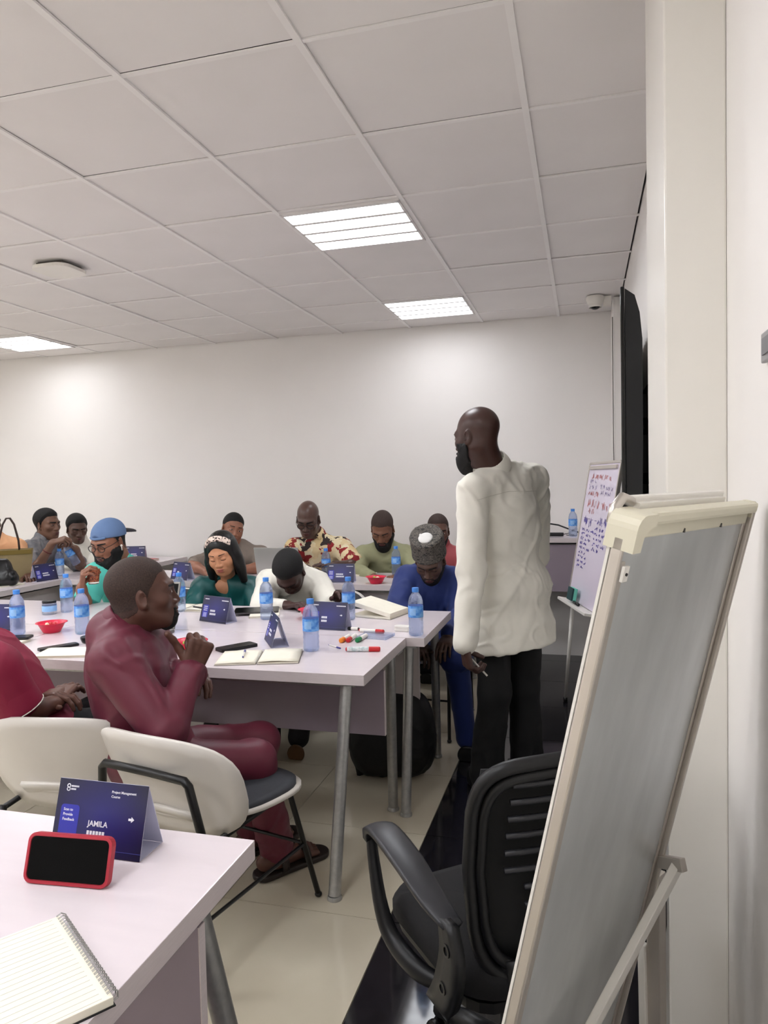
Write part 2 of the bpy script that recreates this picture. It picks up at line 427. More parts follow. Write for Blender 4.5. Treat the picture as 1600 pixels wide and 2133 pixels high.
def table(label, x0, x1, y0, y1, legs, z=0.75, panel=None, panel_mat=None, side_panel=None, group='white meeting tables'):
    """legs: list of (top xy, foot xy); panel: (y, zbottom, x0, x1)"""
    cx, cy = (x0 + x1) / 2, (y0 + y1) / 2
    t = empty('meeting_table', (cx, cy, 0), 0, label, 'table', group)
    two_tone_top(x0 - cx, x1 - cx, y0 - cy, y1 - cy, z, 0.038, 'tabletop', t)
    for (tx, ty), (bx, by) in legs:
        a = np.array((tx - cx, ty - cy, z - 0.045)); c = np.array((bx - cx, by - cy, 0.012))
        lg = MB().tube([a, a * 0.98 + c * 0.02, c], 0.0215, 14).build('leg', M_STEEL, t, 'auto')
        MB().lathe([(0.026, 0.0), (0.026, 0.006), (0.023, 0.014)], c=(bx - cx, by - cy, 0.0), n=16).build('foot', M_STEEL, lg, 'auto')
        MB().box((tx - cx, ty - cy, z - 0.042), (0.09, 0.09, 0.006)).build('mounting_plate', M_STEEL, lg)
    MB().box((0, -(y1 - y0) * 0.36, z - 0.052), (x1 - x0 - 0.12, 0.03, 0.026)).box((0, (y1 - y0) * 0.36, z - 0.052), (x1 - x0 - 0.12, 0.03, 0.026)).build('under_rail', M_STEEL, t)
    if panel:
        py, zb, px0, px1 = panel
        p = MB().box(((px0 + px1) / 2 - cx, py - cy, (zb + z - 0.065) / 2), (px1 - px0, 0.018, z - 0.065 - zb)).build('modesty_panel', panel_mat or M_PANEL, t)
        MB().box((px1 - cx + 0.001, py - cy, (zb + z - 0.065) / 2), (0.002, 0.019, z - 0.065 - zb)).build('panel_edge', M_EDGE, p)
    if side_panel:
        sx, sy0, sy1, zb = side_panel
        MB().box((sx - cx, (sy0 + sy1) / 2 - cy, (zb + z - 0.065) / 2), (0.018, sy1 - sy0, z - 0.065 - zb)).build('modesty_panel', M_PANEL2, t)
    return t

# near table in the lower left corner
nt = table('white table in the lower left corner holding the red phone', -2.2, -0.607, 0.60, 1.228,
      [((-0.68, 1.12), (-0.585, 1.22)), ((-2.05, 1.12), (-2.12, 1.22)), ((-0.68, 0.70), (-0.60, 0.62)), ((-2.05, 0.70), (-2.12, 0.62))],
      panel=(1.06, 0.30, -2.1, -0.628))
# front row table
table('white table where the man in maroon sits', -2.42, -0.745, 2.385, 3.0,
      [((-0.83, 2.445), (-0.838, 2.287)), ((-0.79, 2.90), (-0.813, 2.985)), ((-2.33, 2.43), (-2.36, 2.30)), ((-2.33, 2.92), (-2.36, 2.985))],
      panel=(2.70, 0.43, -2.35, -0.76))
table('white table at the left edge with phones and a red bowl', -4.1, -2.424, 2.385, 3.0,
      [((-2.50, 2.43), (-2.47, 2.30)), ((-2.50, 2.92), (-2.47, 2.985)), ((-4.0, 2.43), (-4.03, 2.30)), ((-4.0, 2.92), (-4.03, 2.985))],
      panel=(2.70, 0.43, -4.0, -2.48))
# second row table, back to back with the first
table('white table where the man in navy sits', -2.38, -0.665, 3.006, 3.655,
      [((-0.745, 3.05), (-0.746, 2.936 + 0.01)), ((-0.735, 3.56), (-0.745, 3.62)), ((-2.3, 3.06), (-2.32, 2.95)), ((-2.3, 3.58), (-2.32, 3.64))],
      panel=(3.34, 0.315, -2.30, -0.767), panel_mat=M_PANEL2)
table('white table in front of the man in the blue cap', -4.1, -2.384, 3.006, 3.655,
      [((-2.46, 3.06), (-2.44, 2.95)), ((-2.46, 3.58), (-2.44, 3.64)), ((-4.0, 3.06), (-4.02, 2.95)), ((-4.0, 3.58), (-4.02, 3.64))],
      panel=(3.34, 0.315, -4.0, -2.46), panel_mat=M_PANEL2)
# far row along the far wall
table('white table in the far row where the khaki man sits', -2.32, -0.72, 4.535, 5.15,
      [((-0.80, 4.6), (-0.78, 4.52)), ((-0.80, 5.08), (-0.78, 5.14)), ((-2.24, 4.6), (-2.26, 4.52)), ((-2.24, 5.08), (-2.26, 5.14))],
      panel=(4.62, 0.36, -2.28, -0.78), panel_mat=M_PANEL2)
table('white table in the far row where the woman in grey leans', -3.75, -2.324, 4.535, 5.15,
      [((-2.40, 4.6), (-2.38, 4.52)), ((-2.40, 5.08), (-2.38, 5.14)), ((-3.66, 4.6), (-3.68, 4.52)), ((-3.66, 5.08), (-3.68, 5.14))],
      panel=(4.62, 0.36, -3.72, -2.36), panel_mat=M_PANEL2)
# left wing
table('white table on the left where the man in the grey shirt sits', -4.22, -3.754, 3.70, 5.15,
      [((-3.84, 3.78), (-3.80, 3.72)), ((-3.84, 5.06), (-3.80, 5.12)), ((-4.15, 3.78), (-4.18, 3.72)), ((-4.15, 5.06), (-4.18, 5.12))],
      side_panel=(-3.85, 3.78, 5.08, 0.36))
table('white table against the far wall with a red folder', -4.6, -3.52, 5.36, 5.92,
      [((-3.60, 5.43), (-3.57, 5.38)), ((-3.60, 5.85), (-3.57, 5.90)), ((-4.52, 5.43), (-4.55, 5.38)), ((-4.52, 5.85), (-4.55, 5.90))], z=0.776,
      panel=(5.46, 0.40, -4.55, -3.56), panel_mat=M_PANEL2)
# tall desk behind the trainer
t = empty('lectern_desk', (-0.20, 5.66, 0), 0, 'tall grey fronted desk against the far wall behind the trainer', 'desk')
two_tone_top(-0.36, 0.36, -0.17, 0.27, 0.977, 0.034, 'tabletop', t)
MB().box((0, -0.13, 0.752), (0.70, 0.018, 0.35)).build('front_panel', M_PANEL, t)
MB().box((0, 0.0, 0.935), (0.69, 0.22, 0.012)).build('painted_shadow', M_BLACKPL, t)  # black sheet standing in for the shade under the desk top
for s in (-1, 1):
    MB().box((s * 0.33, 0.19, 0.4715), (0.02, 0.12, 0.943)).build('side_panel', M_PANEL2, t)
    MB().box((s * 0.33, 0.05, 0.752), (0.02, 0.36, 0.35)).build('side_panel', M_PANEL2, t)

# ------------------------------------------------------------------ white shell chairs
def shell_chair(label, x, y, rz, bar=True):
    t = empty('shell_chair', (x, y, 0), rz, label, 'chair', 'white shell chairs')
    # backrest shell, curved
    G = []
    nu, nv = 15, 11
    for i in range(nu):
        row = []
        for j in range(nv):
            u = -1 + 2 * i / (nu - 1); v = -1 + 2 * j / (nv - 1)
            # square -> superellipse
            n = 3.0; k = (abs(u) ** n + abs(v) ** n) ** (1 / n) if (u or v) else 1
            mx = max(abs(u), abs(v)); s_ = (mx / k) if k > 0 else 1
            uu, vv = u * s_, v * s_
            wv = 0.270 * (1.0 + 0.03 * vv)
            X = uu * wv; Z = 0.556 + vv * 0.164
            Y = -0.262 - 0.055 * (vv) + 0.075 * (abs(uu) ** 2.2) - 0.02 * (1 - vv) * 0
            row.append((X, Y, Z))
        G.append(row)
    back = MB().sheet(G, 0.011).build('backrest', M_SHELL, t, True); fix_normals(back)
    G2 = [[(p[0] * 0.94, p[1] + 0.011, 0.556 + (p[2] - 0.556) * 0.94 + 0.002) for p in r] for r in G]
    fix_normals(MB().sheet(G2, 0.010).build('back_pad', M_PAD, back, True))
    # seat shell
    def seat(sc, z, dz):
        S = []
        for i in range(nu):
            row = []
            for j in range(nv):
                u = -1 + 2 * i / (nu - 1); v = -1 + 2 * j / (nv - 1)
                n = 3.2; k = (abs(u) ** n + abs(v) ** n) ** (1 / n) if (u or v) else 1
                mx = max(abs(u), abs(v)); s_ = (mx / k) if k > 0 else 1
                uu, vv = u * s_ * sc, v * s_ * sc
                row.append((uu * (0.225 + 0.015 * vv), 0.0 + vv * 0.235, z + 0.028 * abs(uu) ** 2 * (1 - vv) * 0.5 + 0.035 * max(0, -vv) ** 2 + dz))
            S.append(row)
        return S
    s = fix_normals(MB().sheet(seat(1.0, 0.424, 0), 0.014).build('seat', M_SHELL, t, True))
    fix_normals(MB().sheet(seat(0.94, 0.424, 0.013), 0.016).build('seat_pad', M_PAD, s, True))
    # connection between seat and back
    J = [[(uu * 0.13, -0.20 - 0.055 * vv ** 0.7 if vv > 0 else -0.20, 0.44 + 0.05 * vv) for vv in (0, 0.2, 0.5, 1)] for uu in (-1, -0.5, 0, 0.5, 1)]
    fix_normals(MB().sheet(J, 0.012).build('shell_joint', M_SHELL, t, True))
    if not bar:
        for sx in (-1, 1): MB().tube([(sx * 0.20, -0.30, 0.012), (sx * 0.192, -0.285, 0.36), (sx * 0.185, -0.262, 0.42)], 0.0125, 10).build('rear_leg', M_BLACK, t, True)
    else: MB().tube([(-0.20, -0.30, 0.012), (-0.192, -0.285, 0.38), (-0.196, -0.292, 0.46), (-0.170, -0.308, 0.598), (-0.156, -0.310, 0.611), (-0.06, -0.300, 0.607), (0, -0.295, 0.605), (0.06, -0.300, 0.607), (0.156, -0.310, 0.611), (0.170, -0.308, 0.598), (0.196, -0.292, 0.46), (0.192, -0.285, 0.38), (0.20, -0.30, 0.012)], 0.0125, 10).build('back_frame', M_BLACK, t, True)
    for sx in (-1, 1):
        lg = MB().tube([(sx * 0.19, -0.27, 0.410), (sx * 0.172, 0.10, 0.409), (sx * 0.174, 0.15, 0.392), (sx * 0.20, 0.26, 0.010)], 0.0095, 10).build('leg', M_BLACK, t, True)
        MB().ball((sx * 0.20, 0.26, 0.010), (0.013, 0.013, 0.010)).build('leg_cap', M_BLACK, lg, True)
        MB().ball((sx * 0.20, -0.30, 0.013), (0.017, 0.017, 0.013)).build('leg_cap', M_STEEL, t, True)
    MB().tube([(-0.187, 0.205, 0.21), (0.187, 0.205, 0.21)], 0.006, 8).tube([(-0.187, 0.205, 0.21), (-0.196, -0.292, 0.21)], 0.006, 8).tube([(0.187, 0.205, 0.21), (0.196, -0.292, 0.21)], 0.006, 8).build('stretcher', M_BLACK, t)
    return t
CHAIRS = {
 'maroon': ('white shell chair right behind the near table, black back frame in full view', -1.150, 2.078, -13),
 'crimson': ('white shell chair at the left edge behind the name card', -1.65, 2.15, 9),
 'navy': ('shell chair under the man in navy', -0.86, 4.02, 176),
 'white': ('shell chair under the man with the bowed head', -1.42, 4.24, 180),
 'green': ('shell chair under the woman with the headband', -2.02, 4.28, 184),
 'cap': ('shell chair under the man in the blue cap', -2.80, 4.22, 176),
 'khaki': ('shell chair under the man in khaki', -1.50, 5.50, 180),
 'bald': ('shell chair under the man in the patterned shirt', -2.10, 5.52, 180),
 'greywoman': ('shell chair under the woman in grey', -2.72, 5.50, 182),
 'pink': ('shell chair under the man in pink', -0.98, 5.52, 178),
 'greyman': ('shell chair under the man opening a bottle', -4.52, 4.82, -92),
 'peach': ('shell chair under the person in peach at the left edge', -4.62, 4.32, -92),
 'whitefar': ('shell chair under the young man in white beside the far wall', -4.52, 5.02 + 0.0, -92),
}

# ------------------------------------------------------------------ black office chair
def office_chair(x, y, rz):
    t = empty('office_chair', (x, y, 0), rz, 'black mesh back office chair beside the leaning board', 'chair')
    def f(px, py, pz): return (px, py, pz)
    # seat cushion
    poly = rrect(0.48, 0.47, 0.11, 6)
    b = MB(); n = len(poly)
    rings = [(0.90, 0.405), (1.0, 0.425), (1.0, 0.455), (0.95, 0.475), (0.80, 0.485), (0.4, 0.482)]
    V = []; Fc = []
    for s, z in rings:
        V += [(px * s, py * s + 0.02, z + (0.012 * (abs(px) / 0.24) ** 2 if z > 0.45 else 0) - (0.02 if (py > 0.15 and z > 0.45) else 0)) for px, py in poly]
    for i in range(len(rings) - 1):
        for k in range(n): Fc.append((i * n + k, i * n + (k + 1) % n, (i + 1) * n + (k + 1) % n, (i + 1) * n + k))
    Fc.append(tuple(range(n))[::-1]); Fc.append(tuple((len(rings) - 1) * n + k for k in range(n)))
    b.raw(V, Fc); b.build('seat', mat('seat_cloth', (22, 21, 24), 0.85, noise=0.3, nscale=150), t, True)
    MB().prism(rrect(0.44, 0.43, 0.08, 4), 0.385, 0.407, c=(0, 0.02, 0)).build('seat_pan', M_BLACKPL, t)
    # backrest: frame, mesh sheet, ribs
    def bk(u, v):  # u -1..1, v 0..1
        w = 0.235 * (0.82 + 0.24 * v - 0.10 * v * v)
        X = u * w; Z = 0.455 + 0.462 * v
        Y = -0.225 - 0.055 * v - 0.035 * math.sin(v * math.pi) * -1 + 0.05 * u * u
        return np.array((X, Y, Z))
    loop = []
    for k in range(40):
        a = 2 * math.pi * k / 40; cu_, sv = math.cos(a), math.sin(a); e = 2 / 6.0
        u = math.copysign(abs(cu_) ** e, cu_); v = 0.5 + 0.5 * math.copysign(abs(sv) ** e, sv)
        loop.append(bk(u, v))
    fr = MB(); fr.tube(loop, 0.015, 8, closed=True); fr.tube([p + (bk(0, 0.5) - p) * 0.10 + np.array((0, -0.006, 0)) for p in loop], 0.012, 8, closed=True)
    back = fr.build('backrest', M_BLACKPL, t, True)
    G = [[bk(-0.93 + 1.86 * i / 10, 0.03 + 0.94 * j / 8) + np.array((0, 0.018, 0)) for j in range(9)] for i in range(11)]
    fix_normals(MB().sheet(G, 0.004).build('mesh_panel', M_MESHBLK, back, True))
    for k in range(11):
        v = 0.08 + 0.083 * k
        hw = 0.70 if k > 4 else 0.50
        for sgn in ((-1, 1) if k < 5 else (0,)):
            us = [(-hw + 2 * hw * q / 8) for q in range(9)] if sgn == 0 else [sgn * (0.08 + (hw - 0.08) * q / 5) for q in range(6)]
            MB().tube([bk(u, v) + np.array((0, -0.012, 0.0)) for u in us], 0.0065, 6).build('back_rib', M_ARM, back, True)
    MB().tube([bk(0, v) + np.array((0, -0.014, 0)) for v in (0.0, 0.2, 0.4, 0.52)], [0.028, 0.026, 0.020, 0.012], 8).build('back_spine', M_BLACKPL, back, True)
    G = [[bk(-0.75 + 1.5 * i / 8, 0.0 + 0.16 * j / 3) + np.array((0, -0.016, -0.03)) for j in range(4)] for i in range(9)]
    fix_normals(MB().sheet(G, 0.014).build('lower_shell', M_BLACKPL, back, True))
    # armrests: closed loops
    for s in (-1, 1):
        X = s * 0.285
        pts = [(X, 0.185, 0.615), (X, 0.16, 0.650), (X, 0.10, 0.662), (X, -0.02, 0.648), (X, -0.13, 0.622), (X - s * 0.01, -0.20, 0.598)]
        wid = [0.020, 0.030, 0.034, 0.034, 0.028, 0.020]
        pts = smooth_pts(pts); wid = [float(w[0]) for w in smooth_pts([(w, 0, 0) for w in wid])]
        G = [[(p[0] + q * w, p[1], p[2] + 0.006 * (1 - q * q)) for q in (-1, -0.8, -0.4, 0, 0.4, 0.8, 1)] for p, w in zip(pts, wid)]
        a = fix_normals(MB().sheet(G, 0.016).build('armrest', M_ARM, t, True))
        pts = [(X, 0.19, 0.620), (X, 0.175, 0.56), (X, 0.135, 0.47), (X - s * 0.01, 0.09, 0.415), (X - s * 0.03, 0.0, 0.392), (X - s * 0.06, -0.06, 0.388)]
        MB().tube(smooth_pts(pts), [float(w[0]) for w in smooth_pts([(w, 0, 0) for w in (0.013, 0.015, 0.018, 0.021, 0.022, 0.018)])], 10).build('arm_post', M_BLACKPL, a, True)
        pts = [(X, -0.20, 0.615), (X, -0.215, 0.55), (X, -0.19, 0.47), (X - s * 0.01, -0.14, 0.41), (X - s * 0.05, -0.08, 0.385)]
        wid = [0.026, 0.036, 0.042, 0.046, 0.040]
        pts = smooth_pts(pts); wid = [float(w[0]) for w in smooth_pts([(w, 0, 0) for w in wid])]
        G = [[(p[0], p[1] + q * w, p[2]) for q in (-1, -0.3, 0.3, 1)] for p, w in zip(pts, wid)]
        fix_normals(MB().sheet(G, 0.022).build('arm_bracket', M_BLACKPL, a, True))
        for pz, py in ((0.565, -0.212), (0.48, -0.192)):
            MB().lathe([(0.013, 0), (0.013, 0.004), (0.008, 0.0045), (0.008, 0.001)], c=(X + s * 0.0095, py, pz), n=14, rot=rotm((0, s * math.pi / 2, 0))).build('bolt', M_BLACK, a)
    MB().tube([(0, 0, 0.10), (0, 0, 0.30)], 0.028, 14).tube([(0, 0, 0.28), (0, 0, 0.40)], 0.018, 14).build('gas_lift', M_BLACKPL, t, True)
    for k in range(5):
        a = math.radians(90 + 72 * k + 15); c, s_ = math.cos(a), math.sin(a)
        lg = MB().tube([(c * 0.03, s_ * 0.03, 0.125), (c * 0.16, s_ * 0.16, 0.110), (c * 0.265, s_ * 0.265, 0.085)], [0.032, 0.026, 0.019], 10).build('base_arm', M_BLACKPL, t, True)
        cs = MB(); perp = np.array((-s_, c, 0))
        for q in (-1, 1):
            ctr = np.array((c * 0.265, s_ * 0.265, 0.029)) + perp * q * 0.014
            rr = np.array(Matrix.Rotation(a, 3, 'Z') @ Matrix.Rotation(math.pi / 2, 3, 'X'))
            cs.lathe([(0.024, -0.009), (0.029, -0.006), (0.029, 0.006), (0.024, 0.009)], c=ctr, n=16, rot=rr)
        cs.tube([(c * 0.265, s_ * 0.265, 0.03), (c * 0.265, s_ * 0.265, 0.085)], 0.008, 8)
        cs.build('caster', M_BLACK, lg, 'auto')
    return t
oc = office_chair(-0.172, 1.615, math.radians(40)); oc.scale = (0.92, 0.92, 0.97)

# ------------------------------------------------------------------ near flip chart, seen from behind
def frame_M(o, ex, ey, ez):
    M = Matrix.Identity(4)
    for i in range(3):
        M[i][0], M[i][1], M[i][2], M[i][3] = ex[i], ey[i], ez[i], o[i]
    return M
T1 = Vector((0.047, 0.905, 1.378)); T2 = Vector((0.258, 1.255, 1.378))
tx = (T2 - T1).normalized(); mm = Vector((tx.y, -tx.x, 0)).normalized()
if mm.x > 0: mm = -mm
th = math.radians(14)
dn = (mm * math.sin(th) - Vector((0, 0, 1)) * math.cos(th)).normalized()
nn = tx.cross(-dn).normalized()
if nn.x < 0: nn = -nn
WB, LB = (T2 - T1).length, 1.08
bd = empty('flip_chart', (0, 0, 0), 0, 'large flip chart easel in the right foreground with a grey metal sheet', 'easel')
bd.matrix_world = frame_M(T1, tx, -dn, nn)     # local x along the top, y up the board, z out of the visible face
if bd.matrix_world.to_3x3().determinant() < 0:
    bd.matrix_world = frame_M(T1, tx, -dn, -nn)
ZS = 1.0 if (bd.matrix_world.to_3x3() @ Vector((0, 0, 1))).dot(nn) > 0 else -1.0
def P3(x, y, z): return (x, y, z * ZS)
MB().box(P3(WB / 2, -LB / 2, -0.006), (WB - 0.02, LB - 0.02, 0.004)).build('metal_sheet', M_SHEET, bd)
MB().box(P3(WB / 2, -LB / 2, -0.014), (WB - 0.008, LB - 0.02, 0.004)).build('writing_face', M_WHITEPL, bd)
MB().box(P3(0.003, -LB / 2, -0.001), (0.006, LB - 0.06, 0.016), bev=0.003).build('side_rail', M_ALU, bd)
MB().box(P3(0.021, -LB / 2 - 0.02, -0.0025), (0.020, LB - 0.09, 0.004), bev=0.002).build('side_lip', M_ALU, bd)
MB().box(P3(WB - 0.0045, -LB / 2, -0.001), (0.009, LB - 0.02, 0.016), bev=0.003).build('side_rail', M_ALU, bd)
MB().box(P3(WB - 0.014, -LB / 2, -0.003), (0.008, LB - 0.07, 0.004), bev=0.002).build('side_lip', M_ALU, bd)
MB().box(P3(WB / 2, -0.009, 0), (WB - 0.02, 0.017, 0.024), bev=0.005).build('top_rail', M_CREAMPL, bd)
MB().box(P3(WB / 2 + 0.005, -0.027, -0.002), (WB - 0.04, 0.019, 0.006), bev=0.002).build('top_lip', M_CREAMPL, bd)
MB().box(P3(WB / 2, -LB + 0.01, 0), (WB - 0.04, 0.02, 0.030), bev=0.004).build('bottom_rail', M_ALU, bd)
for cx_, sg in ((0.0, 1), (WB, -1)):
    q_ = 0.62 if sg > 0 else 0.35
    pl = [(0, -0.075), (0, -0.03)] + [(0.03 - 0.03 * math.cos(math.radians(a)), -0.03 + 0.03 * math.sin(math.radians(a))) for a in (20, 45, 70, 90)] + [(0.075, 0), (0.075, -0.026), (0.05, -0.03), (0.034, -0.045), (0.032, -0.075)]
    pl = [(cx_ + sg * x * q_, y * q_) for x, y in pl]
    fix_normals(MB().prism(pl, -0.020 if sg > 0 else -0.008, 0.020 if sg > 0 else 0.005).build('corner_cap', M_CREAMPL, bd))
MB().box(P3(0.010, -0.075, 0.011), (0.013, 0.020, 0.004), bev=0.001).build('screw_plate', M_WHITEPL, bd)
MB().lathe([(0.002, -0.002), (0.002, 0.002)], c=P3(0.010, -0.075, 0.0125), n=10).build('screw', M_BLACK, bd)
MB().box(P3(WB / 2 - 0.005, 0.006, -0.030), (WB - 0.11, 0.010, 0.010), bev=0.003).box(P3(WB / 2 - 0.005, 0.0, -0.022), (WB - 0.14, 0.008, 0.012)).build('paper_clamp', M_WHITEPL, bd)
MB().tube([P3(0.060, 0.004, -0.026), P3(0.035, 0.010, -0.026), P3(0.018, -0.002, -0.024), P3(0.014, -0.02, -0.022)], 0.007, 8).build('clamp_end', M_ALU, bd, True)
for q in (0.42, 0.72):
    MB().prism([(WB * q, -0.030), (WB * q + 0.002, -0.036), (WB * q - 0.002, -0.036)], 0.000, 0.003 if ZS > 0 else -0.003).build('rivet', mat('rivet_grey', (90, 88, 84), 0.5, noise=0.1), bd)
# legs of the near flip chart: hinged on the near rail
Mi = bd.matrix_world.inverted()
def loc(p): return tuple(Mi @ Vector(p))
def flat_bar(a, b, w, th_, side, name, m):
    a, b = np.array(a), np.array(b); d = b - a; L = np.linalg.norm(d); d /= L
    s_ = np.array(side, float); s_ -= d * s_.dot(d); s_ /= np.linalg.norm(s_); n_ = np.cross(d, s_)
    rot = np.stack([s_, d, n_], 1)
    return MB().box((a + b) / 2, (w, L, th_), rot=rot, bev=0.002).build(name, m, bd)
flat_bar(P3(0.405, -0.640, 0.032), P3(-0.02, -1.10, 0.032), 0.030, 0.014, (1, 0, 0), 'strut', M_WHITEPL)
flat_bar(P3(WB - 0.005, -0.655, 0.0), P3(0.392, -0.628, 0.045), 0.022, 0.014, (0, 1, 0), 'strut_bracket', M_ALU)
flat_bar(loc((0.120, 1.395, 0.69)), loc((0.120, 1.395, 0.012)), 0.026, 0.026, (1, 0, 0), 'rear_leg', M_ALU)
flat_bar(loc((0.096, 1.395, 0.55)), loc((0.102, 1.385, 0.012)), 0.016, 0.014, (1, 0, 0), 'rear_leg', M_WHITEPL)
flat_bar(loc((-0.172, 1.045, 0.335)), loc((-0.235, 1.07, 0.012)), 0.022, 0.022, (1, 0, 0), 'front_leg', M_ALU)
flat_bar(loc((0.036, 1.385, 0.335)), loc((-0.02, 1.41, 0.012)), 0.022, 0.022, (1, 0, 0), 'front_leg', M_ALU)
MB().tube([P3(WB + 0.002, -0.575, -0.006), P3(WB + 0.010, -0.575, -0.010)], [0.004, 0.006], 10).build('hinge_knob', M_BLACK, bd, True)

# ------------------------------------------------------------------ far flip chart with handwriting
A = Vector((-0.095, 4.67, 0.67)); B = Vector((0.06, 4.12, 0.67)); TA = Vector((0.045, 4.71, 1.495))
ex = (B - A).normalized(); W2b = (B - A).length
ey = (TA - A); L2b = ey.length; ey = (ey - ex * ey.dot(ex)); L2b = ey.length; ey.normalize(); ez = ex.cross(ey)
fb = empty('flip_chart', (0, 0, 0), 0, 'white flip chart covered in handwriting beside the far desk', 'easel')
fb.matrix_world = frame_M(A, ex, ey, ez)
M_BOARD = mat('marker_board', (226, 216, 232), 0.25, noise=0.04, nscale=2)
MB().box((W2b / 2, L2b / 2, 0), (W2b, L2b, 0.012)).build('writing_face', M_BOARD, fb)
MB().box((-0.006, L2b / 2, 0), (0.014, L2b + 0.02, 0.022), bev=0.003).build('side_rail', M_ALU, fb)
MB().box((W2b + 0.006, L2b / 2, 0), (0.014, L2b + 0.02, 0.022), bev=0.003).build('side_rail', M_ALU, fb)
MB().box((W2b / 2, L2b + 0.008, 0), (W2b, 0.016, 0.022), bev=0.003).build('top_rail', M_ALU, fb)
MB().box((W2b / 2, L2b - 0.02, 0.012), (W2b - 0.06, 0.022, 0.012), bev=0.003).build('paper_clamp', M_ALU, fb)
MB().box((W2b / 2, -0.012, 0.035), (W2b + 0.03, 0.016, 0.075), bev=0.003).build('pen_tray', M_WHITEPL, fb)
Mi2 = fb.matrix_world.inverted()
def loc2(p): return tuple(Mi2 @ Vector(p))
for a, b_ in (((-0.075, 4.62, 0.66), (-0.129, 4.69, 0.03)), ((0.06, 4.16, 0.66), (0.0, 4.12, 0.03))):
    lg = MB().tube([loc2(a), loc2(b_)], 0.011, 10).build('leg', M_WHITEPL, fb, True)
    MB().tube([loc2(b_), loc2((b_[0], b_[1], 0.0))], 0.014, 10).build('leg_cap', M_BLACK, lg, True)
lg = MB().tube([loc2((0.10, 4.42, 1.05)), loc2((0.235, 4.48, 0.02))], 0.011, 10).build('leg', M_WHITEPL, fb, True)
MB().tube([loc2((0.235, 4.48, 0.03)), loc2((0.235, 4.48, 0.0))], 0.014, 10).build('leg_cap', M_BLACK, lg, True)
def scribble(name, m, lines, th_=0.0022):
    b = MB()
    for (x, y, ln, sz) in lines:
        xx = x
        while xx < x + ln:
            wl = random.uniform(0.025, 0.075); pts = []; n = int(wl / 0.006) + 3
            for k in range(n):
                pts.append((xx + wl * k / n, y + sz * random.uniform(-0.5, 0.6) - 0.04 * (xx - x), 0.0072))
            for p, q in zip(pts[:-1], pts[1:]):
                d = np.array(q) - np.array(p); L = np.linalg.norm(d) + 1e-9; s_ = np.array((-d[1], d[0], 0)) / L * th_
                b.raw([p + s_, p - s_, q - s_, q + s_], [(0, 1, 2, 3)])
            xx += wl + random.uniform(0.012, 0.03)
    b.build(name, m, fb)
M_INKP = mat('ink_violet', (84, 72, 168), 0.5, noise=0.1); M_INKR = mat('ink_red', (206, 120, 116), 0.5, noise=0.1); M_INKB = mat('ink_blue_grey', (120, 108, 160), 0.5, noise=0.1)
scribble('red_writing', M_INKR, [(0.08, 0.60, 0.22, 0.05), (0.12, 0.555, 0.12, 0.03), (0.36, 0.59, 0.14, 0.05), (0.06, 0.66, 0.2, 0.03), (0.08, 0.765, 0.35, 0.03)])
scribble('grey_writing', M_INKB, [(0.05, 0.70, 0.14, 0.03), (0.28, 0.70, 0.22, 0.03), (0.30, 0.665, 0.2, 0.025), (0.06, 0.735, 0.1, 0.02), (0.05, 0.51, 0.4, 0.004)], 0.0016)
scribble('violet_writing', M_INKP, [(0.06, 0.49, 0.16, 0.06), (0.33, 0.50, 0.14, 0.05)] + [(0.05, 0.44 - 0.028 * k, random.uniform(0.12, 0.2), 0.018) for k in range(9)] + [(0.30, 0.455 - 0.03 * k, random.uniform(0.1, 0.2), 0.02) for k in range(5)])
er = empty('board_eraser', tuple(fb.matrix_world @ Vector((0.19, 0.028, 0.045))), 0, 'mint green board eraser standing in the pen tray', 'eraser')
er.matrix_world = frame_M(fb.matrix_world @ Vector((0.19, -0.003, 0.042)), ex, ey, ez)
MB().box((0, 0.05, -0.004), (0.10, 0.075, 0.022), bev=0.004).build('body', mat('mint', (120, 214, 190), 0.6, noise=0.05), er)
MB().box((0.0, 0.05, 0.012), (0.10, 0.075, 0.010)).build('felt_pad', mat('felt_dark', (44, 74, 76), 0.9, noise=0.1), er)
mk = MB().tube([fb.matrix_world @ Vector((0.24, 0.006, 0.04)), fb.matrix_world @ Vector((0.34, 0.006, 0.04))], 0.009, 10).build('board_marker', M_BLACK, None, True)
tag(mk, 'black marker lying in the pen tray of the far board', 'marker')
# ------------------------------------------------------------------ smooth solids for people and cloth
def nrm(v):
    v = np.array(v, float); return v / (np.linalg.norm(v) + 1e-12)
def smin(a, b, k):
    h = np.maximum(k - np.abs(a - b), 0) / k
    return np.minimum(a, b) - h * h * k * 0.25

